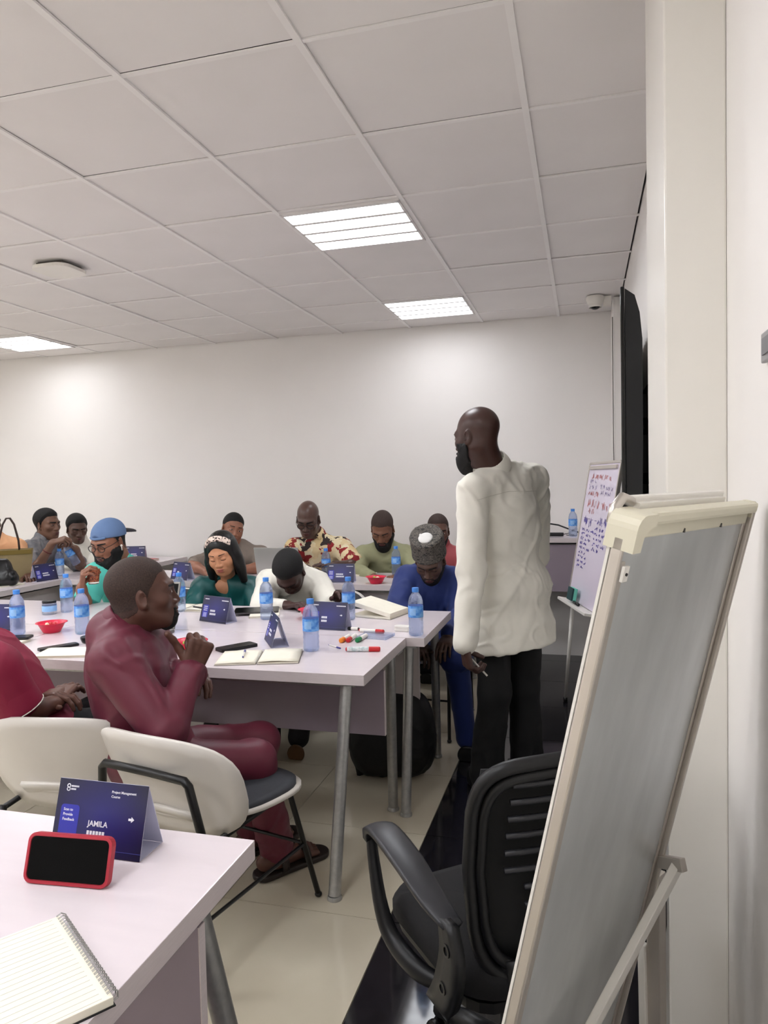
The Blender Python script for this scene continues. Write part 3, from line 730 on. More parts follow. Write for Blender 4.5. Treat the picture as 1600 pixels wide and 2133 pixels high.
class Field:
    def __init__(s, lo, hi, h):
        s.h = h; lo = np.array(lo, float) - 2 * h; hi = np.array(hi, float) + 2 * h
        s.ax = [np.arange(lo[i], hi[i] + h, h).astype(np.float32) for i in range(3)]
        s.f = np.full([len(a) for a in s.ax], 9.0, np.float32)
    def reg(s, lo, hi):
        sl = []
        for i in range(3):
            a = max(0, np.searchsorted(s.ax[i], lo[i]) - 1); b = min(len(s.ax[i]), np.searchsorted(s.ax[i], hi[i]) + 1)
            sl.append(slice(a, max(a, b)))
        X = s.ax[0][sl[0]][:, None, None]; Y = s.ax[1][sl[1]][None, :, None]; Z = s.ax[2][sl[2]][None, None, :]
        return tuple(sl), X, Y, Z
    def put(s, sl, d, k, mode):
        if d.size == 0: return
        if mode == 'u': s.f[sl] = smin(s.f[sl], d, k)
        elif mode == 's': s.f[sl] = -smin(-s.f[sl], d, k)
    def cap(s, a, b, ra, rb, k=0.02, mode='u'):
        a = np.array(a, float); b = np.array(b, float); r = max(ra, rb) + k + 3 * s.h
        sl, X, Y, Z = s.reg(np.minimum(a, b) - r, np.maximum(a, b) + r)
        ba = b - a; L2 = float(ba.dot(ba)) + 1e-12
        t = ((X - a[0]) * ba[0] + (Y - a[1]) * ba[1] + (Z - a[2]) * ba[2]) / L2
        t = np.clip(t, 0, 1)
        d = np.sqrt((X - a[0] - t * ba[0]) ** 2 + (Y - a[1] - t * ba[1]) ** 2 + (Z - a[2] - t * ba[2]) ** 2) - (ra + t * (rb - ra))
        s.put(sl, d.astype(np.float32), k, mode); return s
    def ell(s, c, r, R=None, k=0.02, mode='u'):
        c = np.array(c, float); r = np.array(r, float); m = r.max() + k + 3 * s.h
        sl, X, Y, Z = s.reg(c - m, c + m)
        X = X - c[0]; Y = Y - c[1]; Z = Z - c[2]
        if R is None: x, y, z = X, Y, Z
        else:
            R = np.array(R)
            x = X * R[0, 0] + Y * R[1, 0] + Z * R[2, 0]; y = X * R[0, 1] + Y * R[1, 1] + Z * R[2, 1]; z = X * R[0, 2] + Y * R[1, 2] + Z * R[2, 2]
        k0 = np.sqrt((x / r[0]) ** 2 + (y / r[1]) ** 2 + (z / r[2]) ** 2) + 1e-6
        k1 = np.sqrt((x / r[0] ** 2) ** 2 + (y / r[1] ** 2) ** 2 + (z / r[2] ** 2) ** 2) + 1e-6
        d = k0 * (k0 - 1) / k1
        s.put(sl, d.astype(np.float32), k, mode); return s
    def ring(s, c, R, rad, rx, rz, k=0.01, mode='u'):
        """torus round the local z axis, cross-section rx by rz"""
        c = np.array(c, float); m = rad + max(rx, rz) + k + 3 * s.h
        sl, X, Y, Z = s.reg(c - m, c + m); X = X - c[0]; Y = Y - c[1]; Z = Z - c[2]; R = np.array(R)
        x = X * R[0, 0] + Y * R[1, 0] + Z * R[2, 0]; y = X * R[0, 1] + Y * R[1, 1] + Z * R[2, 1]; z = X * R[0, 2] + Y * R[1, 2] + Z * R[2, 2]
        q = np.sqrt(x * x + y * y) - rad
        d = (np.sqrt((q / rx) ** 2 + (z / rz) ** 2) - 1) * min(rx, rz)
        s.put(sl, d.astype(np.float32), k, mode); return s
    def plane(s, p, n, k=0.004):
        """keep the side the normal points away from"""
        n = nrm(n); p = np.array(p, float)
        sl, X, Y, Z = s.reg([a[0] for a in s.ax], [a[-1] for a in s.ax])
        d = (X - p[0]) * n[0] + (Y - p[1]) * n[1] + (Z - p[2]) * n[2]
        s.f = -smin(-s.f, -d.astype(np.float32), k); return s
    def mesh(s, f=None):
        f = (s.f if f is None else f).copy()
        f[0] = f[-1] = 1; f[:, 0] = f[:, -1] = 1; f[:, :, 0] = f[:, :, -1] = 1
        ins = f < 0
        nx, ny, nz = f.shape
        cnt = np.zeros((nx - 1, ny - 1, nz - 1), np.uint8)
        for dx in (0, 1):
            for dy in (0, 1):
                for dz in (0, 1):
                    cnt += ins[dx:nx - 1 + dx, dy:ny - 1 + dy, dz:nz - 1 + dz]
        act = np.argwhere((cnt > 0) & (cnt < 8))
        if len(act) == 0: return np.zeros((0, 3)), np.zeros((0, 4), int)
        idx = np.full(cnt.shape, -1, np.int32); idx[act[:, 0], act[:, 1], act[:, 2]] = np.arange(len(act))
        acc = np.zeros((len(act), 3)); num = np.zeros(len(act))
        cs = [(0, 0, 0), (1, 0, 0), (0, 1, 0), (1, 1, 0), (0, 0, 1), (1, 0, 1), (0, 1, 1), (1, 1, 1)]
        vals = [f[act[:, 0] + c[0], act[:, 1] + c[1], act[:, 2] + c[2]].astype(float) for c in cs]
        for i in range(8):
            for j in range(i + 1, 8):
                if sum(abs(cs[i][q] - cs[j][q]) for q in range(3)) != 1: continue
                mk_ = (vals[i] < 0) != (vals[j] < 0)
                if not mk_.any(): continue
                t = vals[i][mk_] / (vals[i][mk_] - vals[j][mk_])
                acc[mk_] += np.array(cs[i]) + t[:, None] * (np.array(cs[j]) - np.array(cs[i])); num[mk_] += 1
        org = np.array([a[0] for a in s.ax])
        V = org + (act + acc / num[:, None]) * s.h
        Fs = []
        for axis in range(3):
            a, b = [(1, 2), (2, 0), (0, 1)][axis]
            sl0 = [slice(None)] * 3; sl1 = [slice(None)] * 3; sl0[axis] = slice(0, -1); sl1[axis] = slice(1, None)
            i0 = ins[tuple(sl0)]; i1 = ins[tuple(sl1)]
            e = np.argwhere(i0 != i1)
            e = e[(e[:, a] > 0) & (e[:, b] > 0)]
            if len(e) == 0: continue
            flip = i1[e[:, 0], e[:, 1], e[:, 2]]
            def cell(da, db):
                q = e.copy(); q[:, a] -= da; q[:, b] -= db; return idx[q[:, 0], q[:, 1], q[:, 2]]
            quad = np.stack([cell(1, 1), cell(0, 1), cell(0, 0), cell(1, 0)], 1)
            quad[flip] = quad[flip][:, ::-1]
            Fs.append(quad)
        Fa = np.vstack(Fs); Fa = Fa[(Fa >= 0).all(1)]
        return V, Fa

_lat = rng.rand(32, 32, 32).astype(np.float32) * 2 - 1
def vnoise(p):
    p = np.asarray(p); i = np.floor(p).astype(int); t = p - i; t = t * t * (3 - 2 * t); out = np.zeros(len(p))
    for dx in (0, 1):
        for dy in (0, 1):
            for dz in (0, 1):
                w = (t[:, 0] if dx else 1 - t[:, 0]) * (t[:, 1] if dy else 1 - t[:, 1]) * (t[:, 2] if dz else 1 - t[:, 2])
                out += w * _lat[(i[:, 0] + dx) % 32, (i[:, 1] + dy) % 32, (i[:, 2] + dz) % 32]
    return out
def vert_normals(V, Fq):
    n = np.cross(V[Fq[:, 2]] - V[Fq[:, 0]], V[Fq[:, 3]] - V[Fq[:, 1]]); N = np.zeros_like(V)
    for k in range(4): np.add.at(N, Fq[:, k], n)
    return N / (np.linalg.norm(N, axis=1, keepdims=True) + 1e-12)
def wrinkle(V, Fq, amp, seed=0, stretch=None, axes=((0.35, 0.25, 0.9), (-0.75, 0.2, 0.62), (0.5, -0.8, 0.25))):
    """cloth folds: long thin ridges lying along a few directions, fading in and out"""
    N = vert_normals(V, Fq)
    q = V.copy() + seed * 3.7
    if stretch is not None:
        n_ = vnoise(q @ np.array(stretch).T * 20); return V + N * (amp * n_)[:, None]
    q = q + np.stack([vnoise(q * 4 + 1.3), vnoise(q * 4 + 7.7), vnoise(q * 4 + 3.1)], 1) * 0.035
    c = vnoise(q * 5.0 + 4.2); out = 0.55 * c
    for i, a in enumerate(axes):
        a = nrm(a); b = nrm(np.cross(a, (0.3, 0.9, 0.1))); d = np.cross(a, b)
        p = np.stack([q @ a * 4.0, q @ b * 15.0, q @ d * 15.0], 1) + i * 11.3
        n = vnoise(p); rd = np.clip(1 - np.abs(n) * 2.6, 0, 1); rd = rd * rd * (3 - 2 * rd)
        mk_ = np.clip(vnoise(q * 3.2 + i * 5.7) * 1.6 + 0.35, 0, 1)
        out += rd * mk_ * (1.0, 0.8, 0.7)[i % 3]
    return V + N * (amp * (out - 0.35))[:, None]

def quad_obj(name, parts, m, parent=None, base=(0, 0, 0)):
    Vs, Fs, n = [], [], 0
    for V, Fq in parts:
        if len(V) == 0: continue
        Vs.append(V - np.array(base)); Fs.append(Fq + n); n += len(V)
    V = np.vstack(Vs); Fq = np.vstack(Fs)
    me = bpy.data.meshes.new(name)
    me.vertices.add(len(V)); me.vertices.foreach_set('co', V.astype(np.float32).ravel())
    me.loops.add(Fq.size); me.loops.foreach_set('vertex_index', Fq.astype(np.int32).ravel())
    me.polygons.add(len(Fq)); me.polygons.foreach_set('loop_start', np.arange(0, Fq.size, 4, dtype=np.int32))
    me.update(calc_edges=True); me.validate()
    if m is not None: me.materials.append(m)
    me.shade_smooth()
    o = bpy.data.objects.new(name, me)
    return link(o, parent)

# ------------------------------------------------------------------ head (local: +y face, +z up, origin between the ears)
def head_mesh(h=0.004, hair='short', beard=None, neck_to=(0, -0.045, -0.20), neck_r=0.055, jaw=1.0, lips=1.0, fem=0, eyes_open=True, fat=0.0, hair_t=0.008, hairline=0.0, nose=1.0):
    S = Field((-0.105, -0.15, -0.30), (0.105, 0.145, 0.16), h)
    S.ell((0, -0.018, 0.036), (0.0755, 0.098, 0.086), k=0.02)
    S.ell((0, 0.018, -0.022), (0.064 + fat, 0.074, 0.088), k=0.03)
    S.ell((0, 0.046, -0.082), (0.040 * jaw + fat, 0.040, 0.034), k=0.035)
    for s in (-1, 1):
        S.cap((s * 0.052 * jaw, -0.006, -0.055), (s * (0.022 * jaw + fat), 0.060, -0.098), 0.018 + fat, 0.016 + fat * 0.6, k=0.03)
        S.ell((s * 0.043, 0.056, -0.024 - 0.010 * fem), (0.022 + fat, 0.022 + 0.004 * fem, 0.018 + 0.008 * fem), k=0.03)
        S.cap((s * 0.010, 0.086 - 0.006 * fem, 0.021), (s * 0.046, 0.068 - 0.004 * fem, 0.019), 0.011, 0.010, k=0.02)
        S.ell((s * 0.032, 0.102 + 0.003 * fem, 0.000), (0.019 - 0.002 * fem, 0.020 - 0.002 * fem, 0.012 - 0.001 * fem), k=0.018, mode='s')
        S.ell((s * 0.0315, 0.0765, -0.001), (0.0170, 0.0125, 0.0120), k=0.005)
    S.cap((0, 0.084, 0.010), (0, 0.104 * nose, -0.036), 0.0070, 0.0120 - 0.0015 * fem, k=0.014)
    for s in (-1, 1):
        S.ell((s * (0.0155 - 0.002 * fem), 0.095, -0.040), (0.0105, 0.0110, 0.0082), k=0.008)
    S.ell((0, 0.078, -0.066), (0.030, 0.018, 0.022), k=0.02)
    S.ell((0, 0.0955, -0.0625), (0.0245 * lips, 0.0105, 0.0062 * lips), k=0.007)
    S.ell((0, 0.0935, -0.0755), (0.0215 * lips, 0.0105, 0.0078 * lips), k=0.007)
    S.ell((0, 0.108, -0.0688), (0.026, 0.012, 0.0016), k=0.003, mode='s')
    S.ell((0, 0.074, -0.103), (0.018, 0.014, 0.014), k=0.02)
    nt_ = np.array(neck_to, float)
    S.cap((0, -0.030, -0.045), nt_, neck_r * 0.96, neck_r, k=0.035)
    S.cap((0, 0.0, -0.085), nt_ + np.array((0, 0.012, 0)), 0.030, neck_r * 0.8, k=0.04)
    f0 = S.f.copy()
    for s in (-1, 1):
        Re = rotm((0.12, 0, s * -0.45))
        S.ell((s * 0.079, -0.010, -0.010), (0.0075, 0.0185, 0.032), Re, k=0.006)
        S.ell((s * 0.0855, -0.006, -0.008), (0.006, 0.011, 0.019), Re, k=0.005, mode='s')
        S.ell((s * 0.075, 0.002, -0.036), (0.006, 0.008, 0.010), Re, k=0.006)
    out = {'skin': S.mesh()}
    sl, X, Y, Z = S.reg([a[0] for a in S.ax], [a[-1] for a in S.ax])
    Yf = np.broadcast_to(Y, S.f.shape); Zf = np.broadcast_to(Z, S.f.shape); Xf = np.broadcast_to(X, S.f.shape)
    if hair in ('short', 'buzz', 'pulled'):
        ys_ = [-0.13, -0.085, -0.05, -0.028, -0.012, 0.006, 0.022, 0.05, 0.085, 0.12]
        if hair == 'pulled': zs_ = [-0.055, -0.05, -0.040, -0.02, 0.010, 0.020, 0.032, 0.055, 0.072, 0.085]
        else: zs_ = [-0.052, -0.050, -0.046, -0.034, -0.006, -0.002, 0.030, 0.062, 0.072, 0.080]
        zb = np.interp(Y.ravel(), ys_, zs_)[None, :, None] + hairline
        t_ = hair_t
        jit = 0.0025 * vnoise(np.stack([np.broadcast_to(X, S.f.shape).ravel(), Yf.ravel(), Zf.ravel()], 1)[::1] * 90).reshape(S.f.shape) if hair != 'pulled' else 0
        zb = zb + jit
        rise = np.clip((Zf - zb) / 0.030, 0.0, 1.0)
        thick = 0.0006 + (t_ - 0.0006) * rise * np.clip((Zf + 0.06) / 0.10, 0.25, 1.0)
        d = np.maximum(f0 - thick, (zb - Zf))
        out['hair'] = S.mesh(d.astype(np.float32))
        if hair != 'pulled':
            zf = zb - np.clip((0.035 - Yf) / 0.05, 0, 1) * 0.014 - 0.004
            ex = np.maximum(np.abs(Xf) * 0 + Yf - 0.045, -9)
            d = np.maximum(np.maximum(f0 - 0.0005, zf - Zf), ex)
            out['fade'] = S.mesh(d.astype(np.float32))
    if beard:
        ys_ = [-0.02, 0.0, 0.02, 0.05, 0.075, 0.12]
        if beard == 'full': zs_ = [-0.012, -0.030, -0.046, -0.054, -0.052, -0.050]; t_ = 0.010
        elif beard == 'goatee': zs_ = [-0.2, -0.2, -0.2, -0.076, -0.060, -0.052]; t_ = 0.007
        else: zs_ = [-0.02, -0.035, -0.05, -0.058, -0.055, -0.052]; t_ = 0.0035
        zb = np.interp(Y.ravel(), ys_, zs_)[None, :, None]
        if beard != 'goatee':
            zb = np.interp(np.abs(X).ravel(), [0, 0.026, 0.032, 0.042, 0.055, 0.066, 0.08], [-0.049, -0.053, -0.067, -0.066, -0.054, -0.030, -0.012])[:, None, None] + 0 * zb
        else:
            zb = np.maximum(zb, -9) + np.where(np.abs(X) > 0.034, -0.2, 0)
        zb = zb + 0.003 * vnoise(np.stack([Xf.ravel(), Yf.ravel(), Zf.ravel()], 1) * 110).reshape(S.f.shape)
        g = f0.copy()
        if beard == 'full':
            e = np.sqrt((Xf / 0.044) ** 2 + ((Yf - 0.058) / 0.040) ** 2 + ((Zf + 0.112) / 0.046) ** 2); g = smin(g, ((e - 1) * 0.04).astype(np.float32), 0.02)
        d = g - (0.0006 + (t_ - 0.0006) * np.clip((zb - Zf) / 0.03, 0, 1))
        d = np.maximum(d, Zf - zb)
        d = np.maximum(d, (-0.088 - 0.72 * Yf - (0.012 if beard == 'full' else 0) - Zf))
        d = np.maximum(d, np.interp(Z.ravel(), [-0.2, -0.09, -0.06, -0.02], [0.03, 0.012, -0.002, 0.004])[None, None, :] - Yf)
        lipcut = np.where(Yf > 0.05, 0.010 * (1 - np.sqrt((Xf / 0.027) ** 2 + ((Zf + 0.0695) / 0.0135) ** 2)), -1)
        d = np.maximum(d, lipcut)
        out['beard'] = S.mesh(d.astype(np.float32))
    # eyebrows and lips as thin shells over the skin
    def shell(prims, off):
        T = Field((S.ax[0][0] + 2 * h, S.ax[1][0] + 2 * h, S.ax[2][0] + 2 * h), (S.ax[0][-1] - 2 * h, S.ax[1][-1] - 2 * h, S.ax[2][-1] - 2 * h), h)
        T.f = np.full(S.f.shape, 9.0, np.float32); T.ax = S.ax
        for p in prims:
            if p[0] == 'c': T.cap(*p[1:])
            else: T.ell(p[1], p[2], k=0.002)
        return S.mesh(np.maximum(T.f, S.f - off))
    out['eyebrows'] = shell([('c', (s * (0.013 + 0.003 * fem), 0.092 - q, 0.018 + 0.0065 * fem), (s * 0.049, 0.074 - q, 0.020 + 0.0055 * fem), 0.0062 - 0.0028 * fem, 0.0042 - 0.0018 * fem, 0.002) for s in (-1, 1) for q in (-0.004, 0.0, 0.004, 0.008, 0.012)], 0.0020)
    out['lips'] = shell([('e', (0, 0.098, -0.062), (0.0235 * lips, 0.02, 0.0058)), ('e', (0, 0.096, -0.0752), (0.021 * lips, 0.02, 0.007))], 0.0008)
    if not eyes_open:
        out['lashes'] = shell([('c', (s * a0, y0, z0), (s * a1, y1, z1), 0.0026, 0.0026, 0.001) for s in (-1, 1) for a0, y0, z0, a1, y1, z1 in ((0.017, 0.088, -0.0070, 0.026, 0.088, -0.0098), (0.026, 0.088, -0.0098, 0.038, 0.086, -0.0098), (0.038, 0.086, -0.0098, 0.0475, 0.080, -0.0060))], 0.0018)
    return out

def hand_pts(W, Rh, side, pose, sc=1.0):
    """capsules of a hand; Rh columns: across palm, along fingers, back of the hand; side +1 left, -1 right hand (thumb side = side*x)"""
    P = []
    def L(p): return W + Rh @ (np.array(p, float) * sc)
    curls = {'relaxed': [(25, 30, 20)] * 4, 'fist': [(78, 92, 60)] * 4, 'grip': [(48, 52, 34)] * 4, 'flat': [(8, 8, 6)] * 4,
             'pinch': [(45, 45, 30), (50, 50, 35), (60, 60, 40), (66, 66, 44)], 'thumbup': [(80, 95, 60)] * 4}[pose]
    # palm
    for x0, x1 in ((0.026, 0.030), (0.009, 0.010), (-0.009, -0.010), (-0.024, -0.028)):
        P.append((L((side * x0 * 0.75, 0.0, 0)), L((side * x1, 0.085, 0.001)), 0.0135 * sc, 0.0125 * sc, 0.010))
    bx = [0.030, 0.010, -0.010, -0.029]; by = [0.088, 0.093, 0.089, 0.079]
    ln = [(0.040, 0.024, 0.020), (0.044, 0.027, 0.021), (0.041, 0.025, 0.020), (0.032, 0.020, 0.018)]
    for i in range(4):
        p = np.array((side * bx[i], by[i], 0.0)); ang = 0; spread = side * (0.06, 0.015, -0.03, -0.08)[i]
        r = (0.0092, 0.0095, 0.0090, 0.0080)[i]
        for j in range(3):
            ang += math.radians(curls[i][j]); d = np.array((math.sin(spread) * math.cos(ang), math.cos(spread) * math.cos(ang), -math.sin(ang)))
            q = p + d * ln[i][j]
            P.append((L(p), L(q), r * sc * (1, 0.93, 0.86)[j], r * sc * (0.95, 0.88, 0.74)[j], 0.004)); p = q
    th0 = np.array((side * 0.022, 0.022, -0.006))
    td = {'relaxed': ((0.62, 0.72, -0.30), (0.30, 0.92, -0.25), (0.12, 0.97, -0.2)), 'flat': ((0.72, 0.65, -0.2), (0.5, 0.85, -0.1), (0.4, 0.9, 0)),
          'fist': ((0.45, 0.75, -0.5), (-0.1, 0.75, -0.66), (-0.6, 0.45, -0.66)), 'grip': ((0.55, 0.55, -0.62), (0.1, 0.6, -0.8), (-0.2, 0.55, -0.8)),
          'pinch': ((0.5, 0.66, -0.56), (0.1, 0.8, -0.6), (-0.1, 0.85, -0.5)), 'thumbup': ((0.72, 0.66, -0.2), (0.80, 0.58, 0.06), (0.86, 0.45, 0.15))}[pose]
    p = th0
    for j, (d, l, r) in enumerate(zip(td, (0.046, 0.034, 0.027), (0.0135, 0.0115, 0.0102))):
        d = nrm((side * d[0], d[1], d[2])); q = p + d * l
        P.append((L(p), L(q), r * sc, r * sc * 0.9, 0.007)); p = q
    return P

def frame_from(y, zhint):
    y = nrm(y); z = np.array(zhint, float); z = nrm(z - y * y.dot(z)); x = np.cross(y, z); return np.stack([x, y, z], 1)

def arm_mesh(Sh, El, Wr, side, pose, Rh, h=0.0045, sc=1.0, from_t=0.0, thick=1.0):
    Sh, El, Wr = map(lambda v: np.array(v, float), (Sh, El, Wr))
    caps = hand_pts(Wr, Rh, side, pose, sc)
    pts = [El, Wr] + [c[1] for c in caps] + ([Sh] if from_t < 1 else [])
    lo = np.min(pts, 0) - 0.075; hi = np.max(pts, 0) + 0.075
    S = Field(lo, hi, h)
    if from_t < 1:
        S.cap(Sh, El, 0.050 * thick * sc, 0.040 * thick * sc, k=0.02)
    mid = El * 0.72 + Wr * 0.28
    S.cap(El, mid, 0.039 * thick * sc, 0.041 * thick * sc, k=0.02)
    S.cap(mid, Wr, 0.040 * thick * sc, 0.026 * sc, k=0.02)
    S.cap(Wr - (Wr - El) * 0.08, Wr + Rh[:, 1] * 0.012, 0.025 * sc, 0.021 * sc, k=0.02)
    for a, b, ra, rb, k in caps: S.cap(a, b, ra, rb, k=k)
    return S.mesh()
# ------------------------------------------------------------------ people
M_EYE = mat('eye_white', (225, 215, 205), 0.25, noise=0.02)
M_IRIS = mat('eye_iris', (18, 12, 10), 0.15, noise=0.1)
M_HAIR = mat('black_hair', (15, 13, 13), 0.75, noise=0.5, nscale=180, bump=0.6, bscale=260)
M_STUB = mat('cropped_hair', (70, 53, 47), 0.75, noise=0.5, nscale=260, bump=0.5, bscale=400)
def skin(name, rgb, rough=0.42):
    return mat(name, rgb, rough, noise=0.16, nscale=14, bump=0.05, bscale=220, spec=0.45)

def head_R(a, p, r):
    a, p, r = math.radians(a), math.radians(p), math.radians(r)
    y = np.array((math.cos(a) * math.cos(p), math.sin(a) * math.cos(p), -math.sin(p)))
    x = nrm(np.cross(y, (0, 0, 1))); z = np.cross(x, y)
    x2 = x * math.cos(r) + z * math.sin(r); z2 = -x * math.sin(r) + z * math.cos(r)
    return np.stack([x2, y, z2], 1)

def torso_frame(N, P, ta):
    U = nrm(np.array(N) - np.array(P)); a = math.radians(ta)
    L = np.array((-math.sin(a), math.cos(a), 0.0)); L = nrm(L - U * L.dot(U)); Fd = np.cross(U, -L); Fd = nrm(Fd)
    f0_ = np.array((math.cos(a), math.sin(a), 0))
    if Fd.dot(f0_) < 0: Fd = -Fd
    return L, Fd, U

def torso_prims(S, J, g, inf, k=0.05, belly=1.0):
    N, P, SL, SR = J['N'], J['P'], J['SL'], J['SR']
    L, Fd, U = J['fr']; R = np.stack([L, Fd, U], 1); H = np.linalg.norm(N - P); q = H / 0.52
    bust = J.get('bust', 0)
    S.ell(N - U * 0.20 * q + Fd * 0.005, ((0.160 * g + inf), (0.108 * g + inf), 0.185 * q + inf), R, k)
    S.ell(P + U * 0.19 * q + Fd * 0.01, (0.145 * g + inf, 0.110 * g * belly + inf, 0.16 * q + inf), R, k)
    S.ell(P + U * 0.02, (0.168 * g + inf, 0.125 * g + inf, 0.115 + inf), R, k)
    m = (SL + SR) / 2
    S.cap(SL * 0.92 + m * 0.08, SR * 0.92 + m * 0.08, 0.052 + inf, 0.052 + inf, k)
    for Q in (SL, SR):
        S.cap(N + U * 0.005, m * 0.3 + Q * 0.7 + U * 0.012, 0.050 + inf * 0.6, 0.044 + inf * 0.7, 0.045)
    if bust:
        for s in (-1, 1): S.ell(N - U * 0.235 * q + Fd * (0.085 * g) + L * s * 0.075, (0.068 + inf * 0.4, 0.058, 0.066), R, 0.05)

def person(J, label, skin_m, shirt=None, trousers=None, hair='short', hair_m=None, beard=None, beard_m=None, g=1.0, belly=1.0,
           head=None, voxel=0.0045, shoes=None, eyes=True, glasses=None, group='people in the room', arm_thick=1.0, hs=1.0):
    J = {k: (np.array(v, float) if isinstance(v, (tuple, list)) and len(v) == 3 and not isinstance(v[0], str) else v) for k, v in J.items()}
    N, P = J['N'], J['P']; J['fr'] = torso_frame(N, P, J['ta']); L, Fd, U = J['fr']
    sw = J.get('sw', 0.175)
    J.setdefault('SL', N + L * sw - U * 0.055); J.setdefault('SR', N - L * sw - U * 0.055)
    HL, HR = P + L * 0.085, P - L * 0.085
    base = np.array((P[0], P[1], 0.0))
    parts = []
    # head
    c = J['H']; R = head_R(J['ha'], J.get('hp', 0), J.get('hr', 0))
    nl = R.T @ (N - U * 0.02 - c) / hs
    hm = head_mesh(h=voxel * 0.85, hair=hair, beard=beard, neck_to=nl, neck_r=J.get('nr', 0.054), eyes_open=eyes, **(head or {}))
    tw = lambda vf: (vf[0] * hs @ R.T + c, vf[1])
    parts.append(tw(hm['skin']))
    # arms
    for sd, s in (('L', 1), ('R', -1)):
        if 'W' + sd not in J: continue
        Sx, Ex, Wx = J['S' + sd], J['E' + sd], J['W' + sd]
        pose, zh, yd = J.get('hand' + sd, ('relaxed', None, None))
        y = nrm(Wx - Ex) if yd is None else nrm(yd)
        z = np.array((0, 0, 1.0)) if zh is None else np.array(zh, float)
        Rh = frame_from(y, z); J['Rh' + sd] = Rh
        full = shirt and shirt.get('sleeve') == 'short'
        parts.append(arm_mesh(Sx, Ex, Wx, s, pose, Rh, h=voxel, from_t=0.0 if full else 1.0, thick=arm_thick, sc=J.get('hsc', 1.0)))
    # torso and legs under the clothes
    legs = [(HL, J.get('KL'), J.get('AL')), (HR, J.get('KR'), J.get('AR'))]
    pts = [N, P, J['SL'], J['SR']] + [q for l in legs for q in l if q is not None]
    S = Field(np.min(pts, 0) - 0.22, np.max(pts, 0) + 0.22, 0.011)
    torso_prims(S, J, g * 0.93, -0.006, belly=belly)
    for a, k_, an in legs:
        if k_ is None: continue
        S.cap(a, k_, 0.075, 0.052, 0.04)
        if an is not None: S.cap(k_, an, 0.050, 0.034, 0.03)
    for sd in 'LR':
        if 'E' + sd in J: S.cap(J['S' + sd], J['E' + sd], 0.046, 0.036, 0.03)
    parts.append(S.mesh())
    body = quad_obj('person', parts, skin_m, None, base); body.location = base
    tag(body, label, 'person', group)
    hm_m = hair_m or M_HAIR
    if 'hair' in hm: quad_obj('hair', [tw(hm['hair'])], hm_m, body, base)
    if 'fade' in hm: quad_obj('hair_fade', [tw(hm['fade'])], mat('fade_' + skin_m.name, tuple(0.62 * a + 0.38 * b for a, b in zip(J['skc'][:3], (24, 20, 20))), 0.7, noise=0.3, nscale=200), body, base)
    if 'beard' in hm: quad_obj('beard', [tw(hm['beard'])], beard_m or M_HAIR, body, base)
    quad_obj('eyebrows', [tw(hm['eyebrows'])], M_HAIR, body, base)
    quad_obj('lips', [tw(hm['lips'])], mat('lips_' + skin_m.name, J.get('lipc', (92, 52, 50)), 0.4, noise=0.1), body, base)
    if 'lashes' in hm: quad_obj('eyelashes', [tw(hm['lashes'])], M_HAIR, body, base)
    if eyes:
        for s in (-1, 1):
            e = MB().ball((R @ (np.array((s * 0.0315, 0.0795, -0.0015)) * hs) + c) - base, (0.0135 * hs, 0.0102 * hs, 0.0068 * hs), 12, 8, rot=R).build('eye', M_EYE, body, True)
            MB().ball((R @ (np.array((s * 0.0315 + J.get('gaze', 0), 0.0865, -0.0015)) * hs) + c) - base, (0.0056 * hs, 0.0040 * hs, 0.0058 * hs), 10, 6, rot=R).build('iris', M_IRIS, e, True)
    if glasses:
        G = MB()
        for s in (-1, 1):
            G.tube([R @ (np.array((s * 0.033 + 0.024 * math.cos(t), 0.106 - 0.006 * abs(math.cos(t)), -0.004 + 0.018 * math.sin(t))) * hs) + c - base for t in np.linspace(0, 2 * math.pi, 18, endpoint=False)], 0.0022, 6, closed=True)
            G.tube([R @ (np.array(p) * hs) + c - base for p in ((s * 0.057, 0.100, 0.0), (s * 0.074, 0.06, 0.004), (s * 0.080, -0.005, 0.010))], 0.0018, 6)
        G.tube([R @ (np.array(p) * hs) + c - base for p in ((-0.009, 0.107, 0.0), (0, 0.110, 0.002), (0.009, 0.107, 0.0))], 0.0018, 6)
        G.build('glasses', M_BLACK, body, True)
    # shirt
    if shirt:
        inf = shirt.get('inf', 0.014); hv = shirt.get('h', 0.007)
        pts = [N, P, J['SL'], J['SR']]
        for sd in 'LR':
            if 'E' + sd in J: pts += [J['E' + sd]] + ([J['W' + sd]] if 'W' + sd in J else [])
        skirt = shirt.get('skirt')
        if skirt == 'knee': pts += [q for q in (J.get('KL'), J.get('KR')) if q is not None]
        lo = np.min(pts, 0) - 0.20; hi = np.max(pts, 0) + 0.20
        if skirt == 'hem': lo[2] = shirt['hem_z'] - 0.06
        S = Field(lo, hi, hv); hems = []
        torso_prims(S, J, g, inf, belly=belly)
        if skirt == 'hem':
            R3 = np.stack([L, Fd, np.cross(L, Fd)], 1)
            for q, rx, ry in shirt['hem']:
                S.ell(P + np.array((0, 0, q)), (rx, ry, 0.13), R3, 0.05)
            S.plane((0, 0, shirt['hem_z']), (shirt.get('hem_t', (0, 0))[0], shirt.get('hem_t', (0, 0))[1], -1.0), 0.004)
        if skirt == 'knee':
            for a, k_ in ((HL, J.get('KL')), (HR, J.get('KR'))):
                if k_ is not None: S.cap(a, k_, 0.105, 0.085, 0.05)
